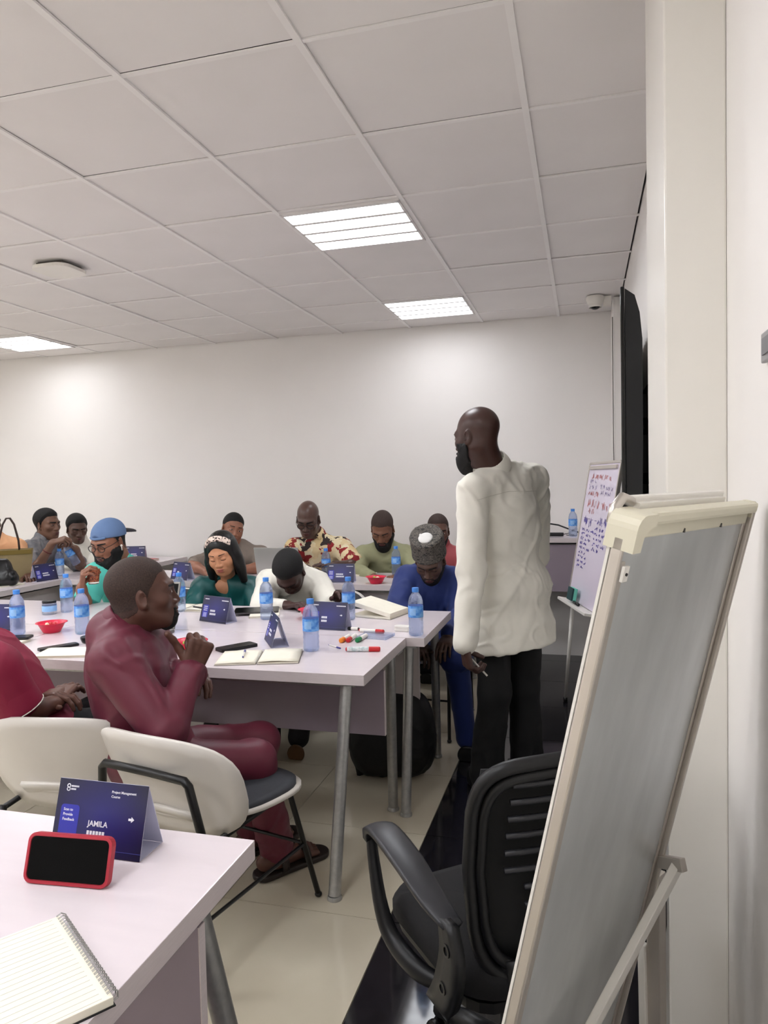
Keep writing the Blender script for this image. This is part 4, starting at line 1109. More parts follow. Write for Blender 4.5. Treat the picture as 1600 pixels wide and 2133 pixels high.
        for sd in 'LR':
            if 'E' + sd not in J: continue
            Sx, Ex = J['S' + sd], J['E' + sd]
            if shirt['sleeve'] == 'short':
                t_ = shirt.get('len', 0.72); e = Sx + (Ex - Sx) * t_
                A = Field(np.minimum(Sx, e) - 0.14, np.maximum(Sx, e) + 0.14, hv)
                S.cap(Sx, e - nrm(e - Sx) * 0.03, 0.058 + inf, 0.052 * arm_thick + inf, 0.03)
                hems.append((e, nrm(Ex - Sx), 0.050 * arm_thick + inf))
            else:
                Wx = J['W' + sd]; S.cap(Sx, Ex, 0.052 + inf, 0.046 + inf * 0.9, shirt.get('ka', 0.016))
                e = Ex + (Wx - Ex) * shirt.get('len', 0.93)
                S.cap(Ex, e, 0.045 + inf * 0.8, 0.031 + inf * 0.6, 0.012)
                if shirt.get('cuff'):
                    S.cap(e - nrm(Wx - Ex) * 0.045, e, 0.035 + inf * 0.7, 0.035 + inf * 0.7, 0.006)
        if shirt.get('vneck'): S.cap(N + Fd * 0.075 + U * 0.06, N + Fd * 0.140 - U * 0.085, 0.046, 0.010, 0.01, 's')
        V, Fq = S.mesh()
        V = wrinkle(V, Fq, shirt.get('amp', 0.004), seed=shirt.get('seed', 1))
        sh = quad_obj('shirt', [(V, Fq)], shirt['mat'], body, base)
        if shirt.get('yoke'):
            from mathutils.bvhtree import BVHTree
            bv = BVHTree.FromPolygons([Vector(v) for v in V], [tuple(int(i) for i in q) for q in Fq]); yk = []
            for q in np.linspace(-0.9, 0.9, 26):
                o_ = N - U * (0.085 + 0.02 * abs(q)) + L * q * 0.20 - Fd * 0.5; hit = bv.ray_cast(Vector(o_), Vector(Fd))
                if hit[0] is not None: yk.append(np.array(hit[0]) - Fd * 0.0005 - base)
            MB().tube(yk, 0.0010, 6).build('yoke_seam', shirt['yoke'], sh, True)
        for e, dr, rad in hems:
            Rr = frame_from(nrm(np.cross(dr, (0.1, 0.2, 0.97))), dr)
            Hf = Field(e - 0.16, e + 0.12, 0.006); Hf.cap(e - dr * 0.055, e + dr * 0.004, rad + 0.002, rad + 0.004, 0.01); Hf.plane(e + dr * 0.004, dr, 0.003)
            quad_obj('sleeve_hem', [Hf.mesh()], shirt['mat'], sh, base)
            if shirt.get('piping'): MB().tube([e + dr * 0.003 + (rad + 0.003) * (math.cos(t) * Rr[:, 0] + math.sin(t) * Rr[:, 1]) - base for t in np.linspace(0, 6.283, 28, endpoint=False)], 0.002, 6, closed=True).build('piping', shirt['piping'], sh, True)
        # collar
        col = shirt.get('collar')
        if col:
            nd = nrm(c + R @ np.array((0, -0.03, -0.06)) - N); Rc = frame_from(nrm(np.cross(nd, L)), nd)
            cc = N + nd * 0.040
            Cf = Field(cc - 0.13, cc + 0.13, 0.0042)
            if col == 'band':
                Cf.ring(cc, Rc, J.get('nr', 0.054) + 0.009, 0.006, 0.024, 0.004)
            else:
                Cf.ring(cc + nd * 0.004, Rc, J.get('nr', 0.054) + 0.010, 0.0065, 0.032, 0.004)
                Cf.ring(cc - nd * 0.012, Rc, J.get('nr', 0.054) + 0.019, 0.007, 0.024, 0.010)
                if shirt.get('open', True): Cf.cap(cc + Fd * 0.055 - nd * 0.04, cc + Fd * 0.10 + nd * 0.05, 0.020, 0.034, 0.006, 's')
            quad_obj('collar', [Cf.mesh()], shirt.get('collar_mat', shirt['mat']), sh, base)
        if shirt.get('buttons'):
            b = MB()
            for k_ in range(4):
                pt = N - U * (0.05 + 0.075 * k_) + Fd * (0.118 * g + inf + 0.004 - 0.02 * (k_ == 0))
                b.ball(pt - base, 0.006, 8, 5)
            b.build('buttons', shirt['buttons'], sh, True)
    if trousers:
        pts = [P] + [q for l in legs for q in l if q is not None]
        S = Field(np.min(pts, 0) - 0.19, np.max(pts, 0) + 0.19, 0.009)
        R3 = np.stack([L, Fd, U], 1); S.ell(P + U * 0.0, (0.178 * g, 0.135 * g, 0.125), R3, 0.04)
        for a, k_, an in legs:
            if k_ is None: continue
            S.cap(a, k_, trousers.get('thigh', 0.088) * g, trousers.get('knee', 0.068), 0.04)
            if an is not None: S.cap(k_, an, 0.066, trousers.get('cuff', 0.055), 0.03)
        V, Fq = S.mesh(); V = wrinkle(V, Fq, trousers.get('amp', 0.004), seed=5)
        quad_obj('trousers', [(V, Fq)], trousers['mat'], body, base)
    if shoes:
        for an, tdir in ((J.get('AL'), J.get('TL')), (J.get('AR'), J.get('TR'))):
            if an is None: continue
            td = nrm(tdir if tdir is not None else (Fd[0], Fd[1], 0)); td = nrm((td[0], td[1], 0))
            heel = np.array((an[0], an[1], 0.0)) - td * 0.045
            S = Field(heel - 0.12, heel + td * 0.24 + np.array((0.12, 0.12, 0.20)), 0.006)
            S.cap(heel + (0, 0, 0.040), heel + td * 0.20 + np.array((0, 0, 0.032)), 0.038, 0.036, 0.02)
            S.cap(heel + td * 0.02 + np.array((0, 0, 0.05)), np.array((an[0], an[1], 0.11)), 0.042, 0.042, 0.03)
            S.cap(heel + td * 0.12 + np.array((0, 0, 0.030)), heel + td * 0.215 + np.array((0, 0, 0.024)), 0.044, 0.034, 0.02)
            S.plane((0, 0, 0.001), (0, 0, -1))
            quad_obj('shoe', [S.mesh()], shoes, body, base)
    J['R'] = R; J['base'] = base; J['body'] = body; J['hs'] = hs
    return J
def hl(J, p):
    """head-local point -> coordinates local to the body object"""
    return J['R'] @ (np.array(p, float) * J['hs']) + J['H'] - J['base']
PEOPLE = {
 'trainer': dict(H=(-0.449, 3.155, 1.611), N=(-0.381, 3.219, 1.449), P=(-0.331, 3.231, 0.938), SL=(-0.456, 3.070, 1.375), SR=(-0.223, 3.396, 1.413), EL=(-0.456, 2.994, 1.051), WL=(-0.477, 2.913, 0.746), ER=(-0.220, 3.557, 1.043), WR=(-0.316, 3.574, 0.829), KL=(-0.389, 3.155, 0.494), AL=(-0.440, 3.220, 0.090), KR=(-0.273, 3.311, 0.477), AR=(-0.270, 3.360, 0.090), ha=152, hp=8, ta=122),
 'maroon': dict(H=(-1.398, 2.070, 1.073), N=(-1.487, 2.019, 0.947), P=(-1.380, 2.065, 0.530), SL=(-1.438, 2.175, 0.875), SR=(-1.388, 1.898, 0.880), EL=(-1.392, 2.180, 0.700), WL=(-1.328, 2.161, 0.795), ER=(-1.208, 1.878, 0.696), WR=(-1.207, 2.030, 0.835), KR=(-1.085, 2.220, 0.485), AR=(-1.100, 2.400, 0.100), KL=(-1.150, 2.400, 0.485), AL=(-1.250, 2.520, 0.100), ha=38, hp=-4, ta=48),
 'crimson': dict(H=(-2.128, 2.044, 1.056), N=(-2.112, 2.012, 0.931), P=(-1.860, 2.100, 0.530), EL=(-2.002, 2.064, 0.700), WL=(-1.827, 2.061, 0.711), SR=(-1.786, 1.850, 0.863), ER=(-1.748, 1.916, 0.701), WR=(-1.737, 2.043, 0.694), KR=(-1.620, 2.500, 0.500), AR=(-1.620, 2.500, 0.100), KL=(-1.950, 2.500, 0.500), AL=(-1.950, 2.500, 0.100), ha=80, hp=15, ta=72),
 'navy': dict(H=(-0.819, 3.888, 0.989), N=(-0.840, 3.983, 0.913), P=(-0.900, 4.080, 0.540), SL=(-0.717, 4.035, 0.853), SR=(-0.965, 3.946, 0.868), EL=(-0.654, 3.890, 0.704), WL=(-0.677, 3.642, 0.624), ER=(-0.979, 3.771, 0.743), WR=(-0.843, 3.626, 0.609), KL=(-0.635, 3.620, 0.520), AL=(-0.600, 3.660, 0.090), KR=(-0.900, 3.550, 0.520), AR=(-0.920, 3.600, 0.090), ha=-90, hp=38, ta=-80),
 'white': dict(H=(-1.610, 3.791, 0.923), N=(-1.652, 3.955, 0.907), P=(-1.620, 4.220, 0.540), SL=(-1.507, 3.972, 0.836), SR=(-1.786, 3.895, 0.851), EL=(-1.378, 3.826, 0.732), WL=(-1.313, 3.743, 0.790), ER=(-1.742, 3.694, 0.729), WR=(-1.540, 3.596, 0.767), KL=(-1.500, 3.780, 0.520), AL=(-1.460, 3.500, 0.090), KR=(-1.720, 3.780, 0.520), AR=(-1.600, 3.450, 0.090), ha=-86, hp=62, ta=-80),
 'green': dict(H=(-2.085, 3.903, 1.021), N=(-2.114, 4.000, 0.820), P=(-2.070, 4.200, 0.540), SL=(-1.969, 4.050, 0.798), SR=(-2.242, 3.923, 0.800), EL=(-1.890, 3.962, 0.658), WL=(-1.797, 3.625, 0.681), ER=(-2.215, 3.769, 0.685), WR=(-1.979, 3.555, 0.690), KL=(-1.900, 3.780, 0.520), AL=(-1.900, 3.800, 0.090), KR=(-2.120, 3.780, 0.520), AR=(-2.120, 3.800, 0.090), ha=-82, hp=22, hr=-8, ta=-72, sw=0.16),
 'cap': dict(H=(-2.751, 3.743, 1.101), N=(-2.747, 3.842, 0.963), P=(-2.720, 4.120, 0.540), SL=(-2.642, 3.971, 0.864), SR=(-2.806, 3.688, 0.899), EL=(-2.552, 3.936, 0.691), WL=(-2.459, 3.600, 0.728), ER=(-2.827, 3.602, 0.735), WR=(-2.742, 3.475, 0.857), KL=(-2.700, 3.720, 0.520), AL=(-2.700, 3.750, 0.090), KR=(-2.950, 3.720, 0.520), AR=(-2.950, 3.750, 0.090), ha=-96, hp=18, ta=-80, sw=0.19),
 'greyman': dict(H=(-4.171, 4.910, 1.141), N=(-4.213, 4.913, 1.001), P=(-4.520, 4.820, 0.540), SL=(-4.184, 5.073, 0.915), SR=(-4.238, 4.769, 0.945), EL=(-3.951, 5.008, 0.797), WL=(-3.866, 4.851, 0.949), ER=(-4.071, 4.610, 0.769), WR=(-3.927, 4.671, 1.014), KL=(-4.100, 4.900, 0.520), AL=(-4.100, 4.900, 0.090), KR=(-4.100, 4.660, 0.520), AR=(-4.100, 4.660, 0.090), ha=-6, hp=2, ta=-18),
 'whitefar': dict(H=(-4.281, 5.396, 1.074), N=(-4.292, 5.439, 0.948), P=(-4.420, 5.360, 0.540), SL=(-4.207, 5.510, 0.847), SR=(-4.373, 5.361, 0.862), EL=(-4.071, 5.386, 0.702), WL=(-4.001, 5.197, 0.686), ER=(-4.303, 5.219, 0.720), WR=(-4.122, 5.113, 0.715), KL=(-4.100, 5.200, 0.520), AL=(-4.100, 5.250, 0.090), KR=(-4.050, 5.050, 0.520), AR=(-4.100, 5.100, 0.090), ha=-38, hp=14, ta=-40),
 'greywoman': dict(H=(-2.653, 5.150, 1.083), N=(-2.622, 5.225, 0.925), P=(-2.700, 5.500, 0.540), SL=(-2.456, 5.237, 0.868), SR=(-2.813, 5.200, 0.854), EL=(-2.360, 5.053, 0.792), WL=(-2.509, 4.887, 0.789), ER=(-2.894, 4.947, 0.814), WR=(-2.705, 4.811, 0.782), KL=(-2.600, 5.000, 0.520), AL=(-2.600, 5.000, 0.090), KR=(-2.800, 5.000, 0.520), AR=(-2.800, 5.000, 0.090), ha=-48, hp=6, hr=14, ta=-70, sw=0.16),
 'bald': dict(H=(-1.989, 5.067, 1.157), N=(-1.974, 5.199, 0.999), P=(-2.020, 5.480, 0.540), SL=(-1.791, 5.247, 0.929), SR=(-2.123, 5.124, 0.932), EL=(-1.626, 5.080, 0.810), WL=(-1.733, 4.916, 0.835), ER=(-2.132, 4.972, 0.829), WR=(-1.919, 4.843, 0.811), KL=(-1.950, 5.000, 0.520), AL=(-1.950, 5.000, 0.090), KR=(-2.200, 5.000, 0.520), AR=(-2.200, 5.000, 0.090), ha=-82, hp=26, ta=-70, sw=0.185),
 'khaki': dict(H=(-1.444, 5.173, 1.076), N=(-1.456, 5.288, 0.933), P=(-1.480, 5.500, 0.540), SL=(-1.299, 5.328, 0.868), SR=(-1.616, 5.221, 0.877), EL=(-1.204, 5.194, 0.758), WL=(-1.277, 4.966, 0.751), ER=(-1.617, 5.049, 0.771), WR=(-1.458, 4.916, 0.755), KL=(-1.400, 5.000, 0.520), AL=(-1.400, 5.000, 0.090), KR=(-1.620, 5.000, 0.520), AR=(-1.620, 5.000, 0.090), ha=-84, hp=36, ta=-75),
 'pink': dict(H=(-1.060, 5.350, 1.047), N=(-1.053, 5.398, 0.909), P=(-1.030, 5.520, 0.540), SL=(-0.914, 5.434, 0.841), SR=(-1.215, 5.351, 0.848), EL=(-0.847, 5.323, 0.728), WL=(-0.942, 5.109, 0.719), ER=(-1.224, 5.219, 0.737), WR=(-1.058, 5.077, 0.722), KL=(-0.880, 5.000, 0.520), AL=(-0.880, 5.000, 0.090), KR=(-1.100, 5.000, 0.520), AR=(-1.100, 5.000, 0.090), ha=-74, hp=10, ta=-76),
 'peach': dict(H=(-4.399, 4.537, 1.187), N=(-4.358, 4.543, 1.055), P=(-4.660, 4.320, 0.540), SL=(-4.250, 4.673, 0.976), SR=(-4.440, 4.414, 0.993), EL=(-4.179, 4.635, 0.832), WL=(-3.989, 4.478, 0.798), ER=(-4.387, 4.266, 0.838), WR=(-4.106, 4.238, 0.793), KL=(-4.200, 4.400, 0.520), AL=(-4.200, 4.400, 0.090), KR=(-4.200, 4.150, 0.520), AR=(-4.200, 4.150, 0.090), ha=-10, hp=8, ta=-20, sw=0.16),
}
# ------------------------------------------------------------------ clothes
C_WHITE = mat('cotton_white', (238, 234, 222), 0.8, noise=0.03, nscale=20, sheen=0.1)
C_MAROON = mat('satin_maroon', (102, 33, 52), 0.5, noise=0.08, nscale=12, sheen=0.04)
C_CRIM = mat('cotton_crimson', (142, 30, 62), 0.65, noise=0.08, nscale=12)
C_NAVY = mat('cotton_navy', (22, 42, 104), 0.7, noise=0.1, nscale=15, sheen=0.1)
C_GREEN = mat('satin_bottle_green', (18, 84, 84), 0.42, noise=0.1, nscale=15)
C_TEAL = mat('cotton_teal', (88, 200, 184), 0.75, noise=0.06, nscale=15)
C_GREY = mat('denim_grey', (138, 134, 134), 0.8, noise=0.15, nscale=25, rgb2=(106, 108, 114))
C_TAUPE = mat('knit_taupe', (134, 122, 112), 0.85, noise=0.06, nscale=40)
C_KHAKI = mat('cotton_khaki_green', (160, 160, 124), 0.75, noise=0.06, nscale=15)
C_PINK = mat('cotton_rose', (172, 84, 88), 0.75, noise=0.06, nscale=15)
C_BLACK = mat('trouser_black', (10, 10, 12), 0.8, noise=0.2, nscale=20)
C_DARK = mat('trouser_dark', (24, 22, 26), 0.8, noise=0.2, nscale=20)
C_PRINT = cell_print('printed_cotton', [(226, 204, 158), (150, 30, 34), (234, 218, 178), (236, 224, 190), (50, 34, 30), (222, 196, 146), (136, 26, 30), (232, 210, 168)], 19.0)
M_BOOT = mat('boot_brown', (92, 60, 26), 0.6, noise=0.2)
M_SHOE = mat('shoe_black', (18, 17, 18), 0.45, noise=0.2)
SK = dict(trainer=skin('skin_deep_a', (74, 50, 44), 0.36), maroon=skin('skin_deep_b', (96, 64, 54), 0.40), crimson=skin('skin_c', (104, 70, 58)),
          navy=skin('skin_d', (92, 68, 58)), white=skin('skin_e', (70, 46, 42)), green=skin('skin_f', (206, 146, 110)), cap=skin('skin_g', (146, 98, 76)),
          greyman=skin('skin_h', (116, 84, 68)), whitefar=skin('skin_i', (92, 66, 56)), greywoman=skin('skin_j', (156, 106, 84)),
          bald=skin('skin_k', (92, 68, 60), 0.30), khaki=skin('skin_l', (128, 88, 68)), pink=skin('skin_m', (104, 74, 62)), peach=skin('skin_n', (100, 68, 56)))
SKC = dict(trainer=(74, 50, 44), maroon=(96, 64, 54), crimson=(104, 70, 58), navy=(92, 68, 58), white=(70, 46, 42), green=(206, 146, 110), cap=(146, 98, 76), greyman=(116, 84, 68), whitefar=(92, 66, 56), greywoman=(156, 106, 84), bald=(92, 68, 60), khaki=(128, 88, 68), pink=(104, 74, 62), peach=(100, 68, 56))
def PJ(k, **kw):
    d = dict(PEOPLE[k]); d['skc'] = list(SKC[k]) + [0]; d.update(kw); return d
PP = {}
PP['trainer'] = person(PJ('trainer', handL=('grip', (-0.85, -0.5, 0.1), (0.15, 0.1, -1)), nr=0.060, sw=0.19), 'standing trainer in an untucked white shirt and black trousers, seen from behind', SK['trainer'],
    shirt=dict(mat=C_WHITE, sleeve='long', inf=0.016, h=0.0055, amp=0.0075, cuff=True, yoke=mat('seam_grey', (218, 213, 200), 0.8, noise=0.05), collar='shirt', open=False, skirt='hem', hem=[(-0.02, 0.190, 0.150), (-0.16, 0.205, 0.165), (-0.26, 0.215, 0.175)], hem_z=0.655, hem_t=(0.10, 0.02), seed=2, len=0.95),
    trousers=dict(mat=C_BLACK, cuff=0.075), hair=None, beard='full', g=1.06, voxel=0.0042, shoes=M_SHOE, head=dict(neck_r=0.060) if False else None, eyes=True)
PP['maroon'] = person(PJ('maroon', handR=('thumbup', (0.62, -0.70, -0.2), (0.30, 0.25, 0.92)), handL=('relaxed', (0, 0.4, 1), (0.9, -0.3, 0.0)), nr=0.060, hsc=1.06), 'man in a maroon tunic sitting with his back turned, fist raised', SK['maroon'],
    shirt=dict(mat=C_MAROON, sleeve='long', inf=0.024, h=0.0055, amp=0.008, collar='band', seed=4, len=0.93, cuff=True),
    trousers=dict(mat=C_MAROON, cuff=0.065, amp=0.006, thigh=0.082, knee=0.066), hair='buzz', hair_m=M_STUB, beard='goatee', g=0.98, voxel=0.0042, shoes=None, head=dict(hair_t=0.0028), hs=1.0)
PP['crimson'] = person(PJ('crimson', handR=('relaxed', (0, -0.3, 1), (-0.15, 0.9, 0.35)), handL=('relaxed', (0, 0, 1), (0.9, 0.2, 0.1))), 'man in a crimson polo mostly cut off at the left edge', SK['crimson'],
    shirt=dict(mat=C_CRIM, sleeve='short', inf=0.020, amp=0.005, collar='shirt', seed=6, len=0.86, piping=C_WHITE), trousers=dict(mat=C_DARK), hair='short', g=1.05, shoes=M_SHOE)
PP['navy'] = person(PJ('navy', handL=('relaxed', (0, 0, 1), None), handR=('relaxed', (0, 0, 1), None)), 'man in a navy tunic and patterned cap looking down at the table end', SK['navy'],
    shirt=dict(mat=C_NAVY, sleeve='long', inf=0.024, amp=0.006, skirt='knee', collar='band', seed=3), trousers=dict(mat=C_NAVY, cuff=0.05), hair='short', beard='stubble', g=1.1, voxel=0.005, shoes=M_SHOE, eyes=False)
PP['white'] = person(PJ('white', handL=('relaxed', (0, 0, 1), None), handR=('relaxed', (0, 0, 1), None)), 'man in a white shirt with his head bowed over the table', SK['white'],
    shirt=dict(mat=C_WHITE, sleeve='long', inf=0.020, amp=0.006, collar='shirt', seed=7, len=0.8), trousers=dict(mat=C_DARK), hair='short', g=1.08, voxel=0.005, shoes=M_BOOT, eyes=False, head=dict(hair_t=0.012))
PP['green'] = person(PJ('green', bust=1, nr=0.046, lipc=(176, 98, 86)), 'woman in a dark green blouse with long black hair and a headband', SK['green'],
    shirt=dict(mat=C_GREEN, sleeve='long', inf=0.014, amp=0.007, vneck=True, seed=8, buttons=mat('button_dark', (10, 40, 42), 0.4, noise=0.1)), trousers=dict(mat=C_DARK), hair='pulled', g=0.95, voxel=0.0045, shoes=M_SHOE, eyes=False, head=dict(jaw=0.9, hair_t=0.006, lips=1.0, fem=1, nose=0.975, fat=0.004))
PP['cap'] = person(PJ('cap', handR=('grip', (-0.75, -0.6, 0.0), (0.25, -0.1, 0.95)), nr=0.064, hsc=1.05), 'bearded man in a teal shirt and backwards blue cap holding a cup', SK['cap'],
    shirt=dict(mat=C_TEAL, sleeve='short', inf=0.022, amp=0.005, seed=9, len=0.8), trousers=dict(mat=C_DARK), hair='buzz', beard='full', g=1.2, belly=1.2, voxel=0.0045, shoes=M_SHOE, eyes=False, glasses=True, head=dict(fat=0.006, hair_t=0.002), hs=1.06)
PP['greyman'] = person(PJ('greyman', handR=('pinch', (-0.1, -0.5, 0.85), (0.85, 0.35, 0.25)), handL=('grip', (0.6, 0.2, 0.7), (-0.25, -0.6, 0.55))), 'man in a grey shirt opening a water bottle on the left', SK['greyman'],
    shirt=dict(mat=C_GREY, sleeve='short', inf=0.018, amp=0.005, collar='shirt', seed=10, len=0.9), trousers=dict(mat=C_DARK), hair='short', g=1.0, voxel=0.005, shoes=M_SHOE, head=dict(hair_t=0.012))
PP['whitefar'] = person(PJ('whitefar'), 'young man in white half hidden behind the bottle opener', SK['whitefar'],
    shirt=dict(mat=C_WHITE, sleeve='long', inf=0.016, amp=0.004, collar='shirt', seed=11), trousers=dict(mat=C_DARK), hair='short', g=0.95, voxel=0.0055, shoes=M_SHOE, head=dict(hair_t=0.012), eyes=False)
PP['greywoman'] = person(PJ('greywoman', nr=0.046, bust=1, lipc=(130, 70, 64), handL=('flat', (0, 0, 1), None), handR=('flat', (0, 0, 1), None)), 'woman in a taupe top with hair pulled back, leaning on the far table', SK['greywoman'],
    shirt=dict(mat=C_TAUPE, sleeve='short', inf=0.016, amp=0.004, seed=12, len=0.95), trousers=dict(mat=C_DARK), hair='pulled', g=0.93, voxel=0.005, shoes=M_SHOE, head=dict(jaw=0.88, hair_t=0.006, fem=1, nose=0.975, lips=0.95))
PP['bald'] = person(PJ('bald', handL=('flat', (0, 0, 1), None), handR=('flat', (0, 0, 1), None), nr=0.056), 'bald man with glasses in a red and cream patterned shirt', SK['bald'],
    shirt=dict(mat=C_PRINT, sleeve='short', inf=0.022, amp=0.005, collar='shirt', seed=13, len=0.95), trousers=dict(mat=C_DARK), hair=None, g=1.08, voxel=0.005, shoes=M_SHOE, eyes=False, glasses=True, hs=1.06)
PP['khaki'] = person(PJ('khaki'), 'man in a khaki green tunic looking down beside a bottle', SK['khaki'],
    shirt=dict(mat=C_KHAKI, sleeve='long', inf=0.018, amp=0.005, collar='band', seed=14), trousers=dict(mat=C_KHAKI), hair='buzz', hair_m=M_STUB, beard='full', beard_m=M_HAIR, g=1.05, voxel=0.005, shoes=M_SHOE, eyes=False, head=dict(hair_t=0.004), hs=1.03)
PP['peach'] = person(PJ('peach', handL=('relaxed', (0, 0, 1), None)), 'person in a peach top almost wholly cut off at the left edge', SK['peach'],
    shirt=dict(mat=mat('cotton_peach', (244, 186, 140), 0.75, noise=0.05), sleeve='long', inf=0.016, amp=0.004, seed=16), trousers=dict(mat=C_DARK), hair='short', g=0.95, voxel=0.0055, shoes=M_SHOE, eyes=False)
PP['pink'] = person(PJ('pink'), 'man in a rose shirt behind the man in navy', SK['pink'],
    shirt=dict(mat=C_PINK, sleeve='long', inf=0.016, amp=0.005, collar='shirt', seed=15), trousers=dict(mat=C_DARK), hair='buzz', hair_m=M_STUB, beard='stubble', g=1.0, voxel=0.0055, shoes=M_SHOE, head=dict(hair_t=0.004))

# chairs under them
for k, (lab, x, y, rz) in CHAIRS.items():
    p = PEOPLE.get(k, {}).get('P')
    if p and k not in ('maroon', 'crimson'):
        a = math.radians(rz); x, y = p[0] - 0.03 * math.sin(a) * -1 * 0, p[1] + 0.02
        if k in ('greyman', 'whitefar', 'peach'): x, y = p[0] - 0.02, p[1]
    shell_chair(lab, x, y, math.radians(rz), bar=(k != 'crimson'))

# patterned soft cap of the man in navy
def head_local_obj(J, name, S_or_vf, m, parent=None):
    V, Fq = S_or_vf; V = V * J['hs'] @ J['R'].T + J['H']
    return quad_obj(name, [(V, Fq)], m, parent or J['body'], J['base'])
J = PP['navy']
M_FILA = voronoi_print('cap_weave', [(42, 42, 42), (74, 70, 66), (120, 112, 104), (52, 52, 50), (96, 90, 84)], 70.0, 0.85, (1, 1, 2.2), 0.8)
S = Field((-0.12, -0.15, -0.03), (0.12, 0.13, 0.22), 0.0045)
S.cap((0, -0.012, 0.055), (0, -0.016, 0.150), 0.094, 0.092, 0.02)
S.ell((0, -0.012, 0.04), (0.089, 0.106, 0.06), k=0.02)
S.plane((0, 0.09, 0.046), (0, 0.16, -1), 0.006)
S.plane((0, 0, 0.172), (0, 0.10, 1), 0.018)
S.ell((0, 0, 0.190), (0.055, 0.055, 0.030), k=0.02, mode='s')
V, Fq = S.mesh(); V = wrinkle(V, Fq, 0.0025, 21)
cap_o = head_local_obj(J, 'soft_cap', (V, Fq), M_FILA)
S = Field((-0.06, -0.06, 0.12), (0.07, 0.08, 0.21), 0.0045)
S.ell((0.0, 0.005, 0.165), (0.040, 0.042, 0.014), k=0.01); S.cap((-0.03, 0.02, 0.172), (0.03, -0.01, 0.176), 0.006, 0.006, 0.008)
V, Fq = S.mesh(); head_local_obj(J, 'cap_lining', (V, Fq), mat('lining_white', (226, 224, 220), 0.7, noise=0.05), cap_o)

# reversed baseball cap
J = PP['cap']
M_CAPB = mat('cap_blue', (98, 124, 164), 0.8, noise=0.06, nscale=20, bump=0.1, bscale=300)
S = Field((-0.12, -0.20, -0.03), (0.12, 0.14, 0.16), 0.0045)
S.ell((0, -0.016, 0.038), (0.086, 0.108, 0.092), k=0.02)
S.plane((0, 0.08, 0.050), (0, 0.24, -1), 0.004)
S.ell((0, 0.110, 0.055), (0.032, 0.03, 0.022), k=0.004, mode='s')
V, Fq = S.mesh(); co = head_local_obj(J, 'baseball_cap', (V, Fq), M_CAPB)
S = Field((-0.09, -0.22, -0.04), (0.09, -0.06, 0.06), 0.0045)
S.ell((0, -0.125, 0.012), (0.072, 0.085, 0.020), rotm((0.35, 0, 0)), k=0.004); S.ell((0, -0.120, -0.002), (0.080, 0.092, 0.020), rotm((0.35, 0, 0)), k=0.004, mode='s')
V, Fq = S.mesh(); head_local_obj(J, 'cap_brim', (V, Fq), mat('cap_brim_dark', (44, 42, 48), 0.8, noise=0.1), co)
MB().tube([hl(J, (s * 0.055, 0.085 - 0.03 * abs(s) * 0, 0.036 - 0.012 * (1 - abs(s)))) if False else hl(J, (0.05 * s, 0.088 - 0.020 * s * s, 0.050)) for s in np.linspace(-1, 1, 9)], 0.008, 6).build('cap_strap', M_CAPB, co, True)
for s in (-1, 1):
    e = MB().ball(hl(J, (s * 0.088, 0.004, -0.022)), (0.007, 0.007, 0.007)).tube([hl(J, (s * 0.089, 0.005, -0.024)), hl(J, (s * 0.089, 0.010, -0.048))], 0.003, 6).build('earbud', M_WHITEPL, J['body'], True)

# long hair and headband of the woman in green
J = PP['green']
S = Field((-0.15, -0.17, -0.27), (0.15, 0.13, 0.16), 0.0045)
S.ell((0, -0.020, 0.036), (0.087, 0.106, 0.093), k=0.03)
for s in (-1, 1):
    S.ell((s * 0.084, 0.0, -0.055), (0.026, 0.058, 0.130), rotm((0, s * -0.06, 0)), k=0.03)
    S.cap((s * 0.092, 0.016, -0.04), (s * 0.094, 0.036, -0.185), 0.024, 0.020, 0.03)
S.ell((0, -0.065, -0.06), (0.080, 0.055, 0.150), k=0.03)
S.ell((0, 0.080, -0.034), (0.066, 0.070, 0.098), k=0.012, mode='s')
S.cap((0, 0.070, -0.08), (0, 0.085, -0.26), 0.062, 0.062, 0.012, 's')
S.plane((0, 0, -0.20), (0, 0, -1), 0.01)
V, Fq = S.mesh(); V = wrinkle(V, Fq, 0.0012, 31, stretch=np.diag((3.2, 3.2, 0.3)))
hr_o = head_local_obj(J, 'long_hair', (V, Fq), mat('silky_black_hair', (12, 10, 11), 0.38, noise=0.4, nscale=60, stretch=(6, 6, 0.4)))
S2 = Field((-0.12, -0.14, -0.05), (0.12, 0.12, 0.16), 0.0045)
S2.ell((0, -0.020, 0.036), (0.0950, 0.1150, 0.1010), k=0.01)
nb_ = nrm((0, 1, -0.35))
S2.plane(np.array((0, 0.030, 0.085)) + nb_ * 0.017, nb_, 0.003); S2.plane(np.array((0, 0.030, 0.085)) - nb_ * 0.017, -nb_, 0.003)
V, Fq = S2.mesh(); head_local_obj(J, 'headband', (V, Fq), voronoi_print('headband_print', [(60, 40, 34), (230, 206, 192), (238, 220, 208), (234, 212, 198), (50, 34, 30)], 45.0, 0.6))
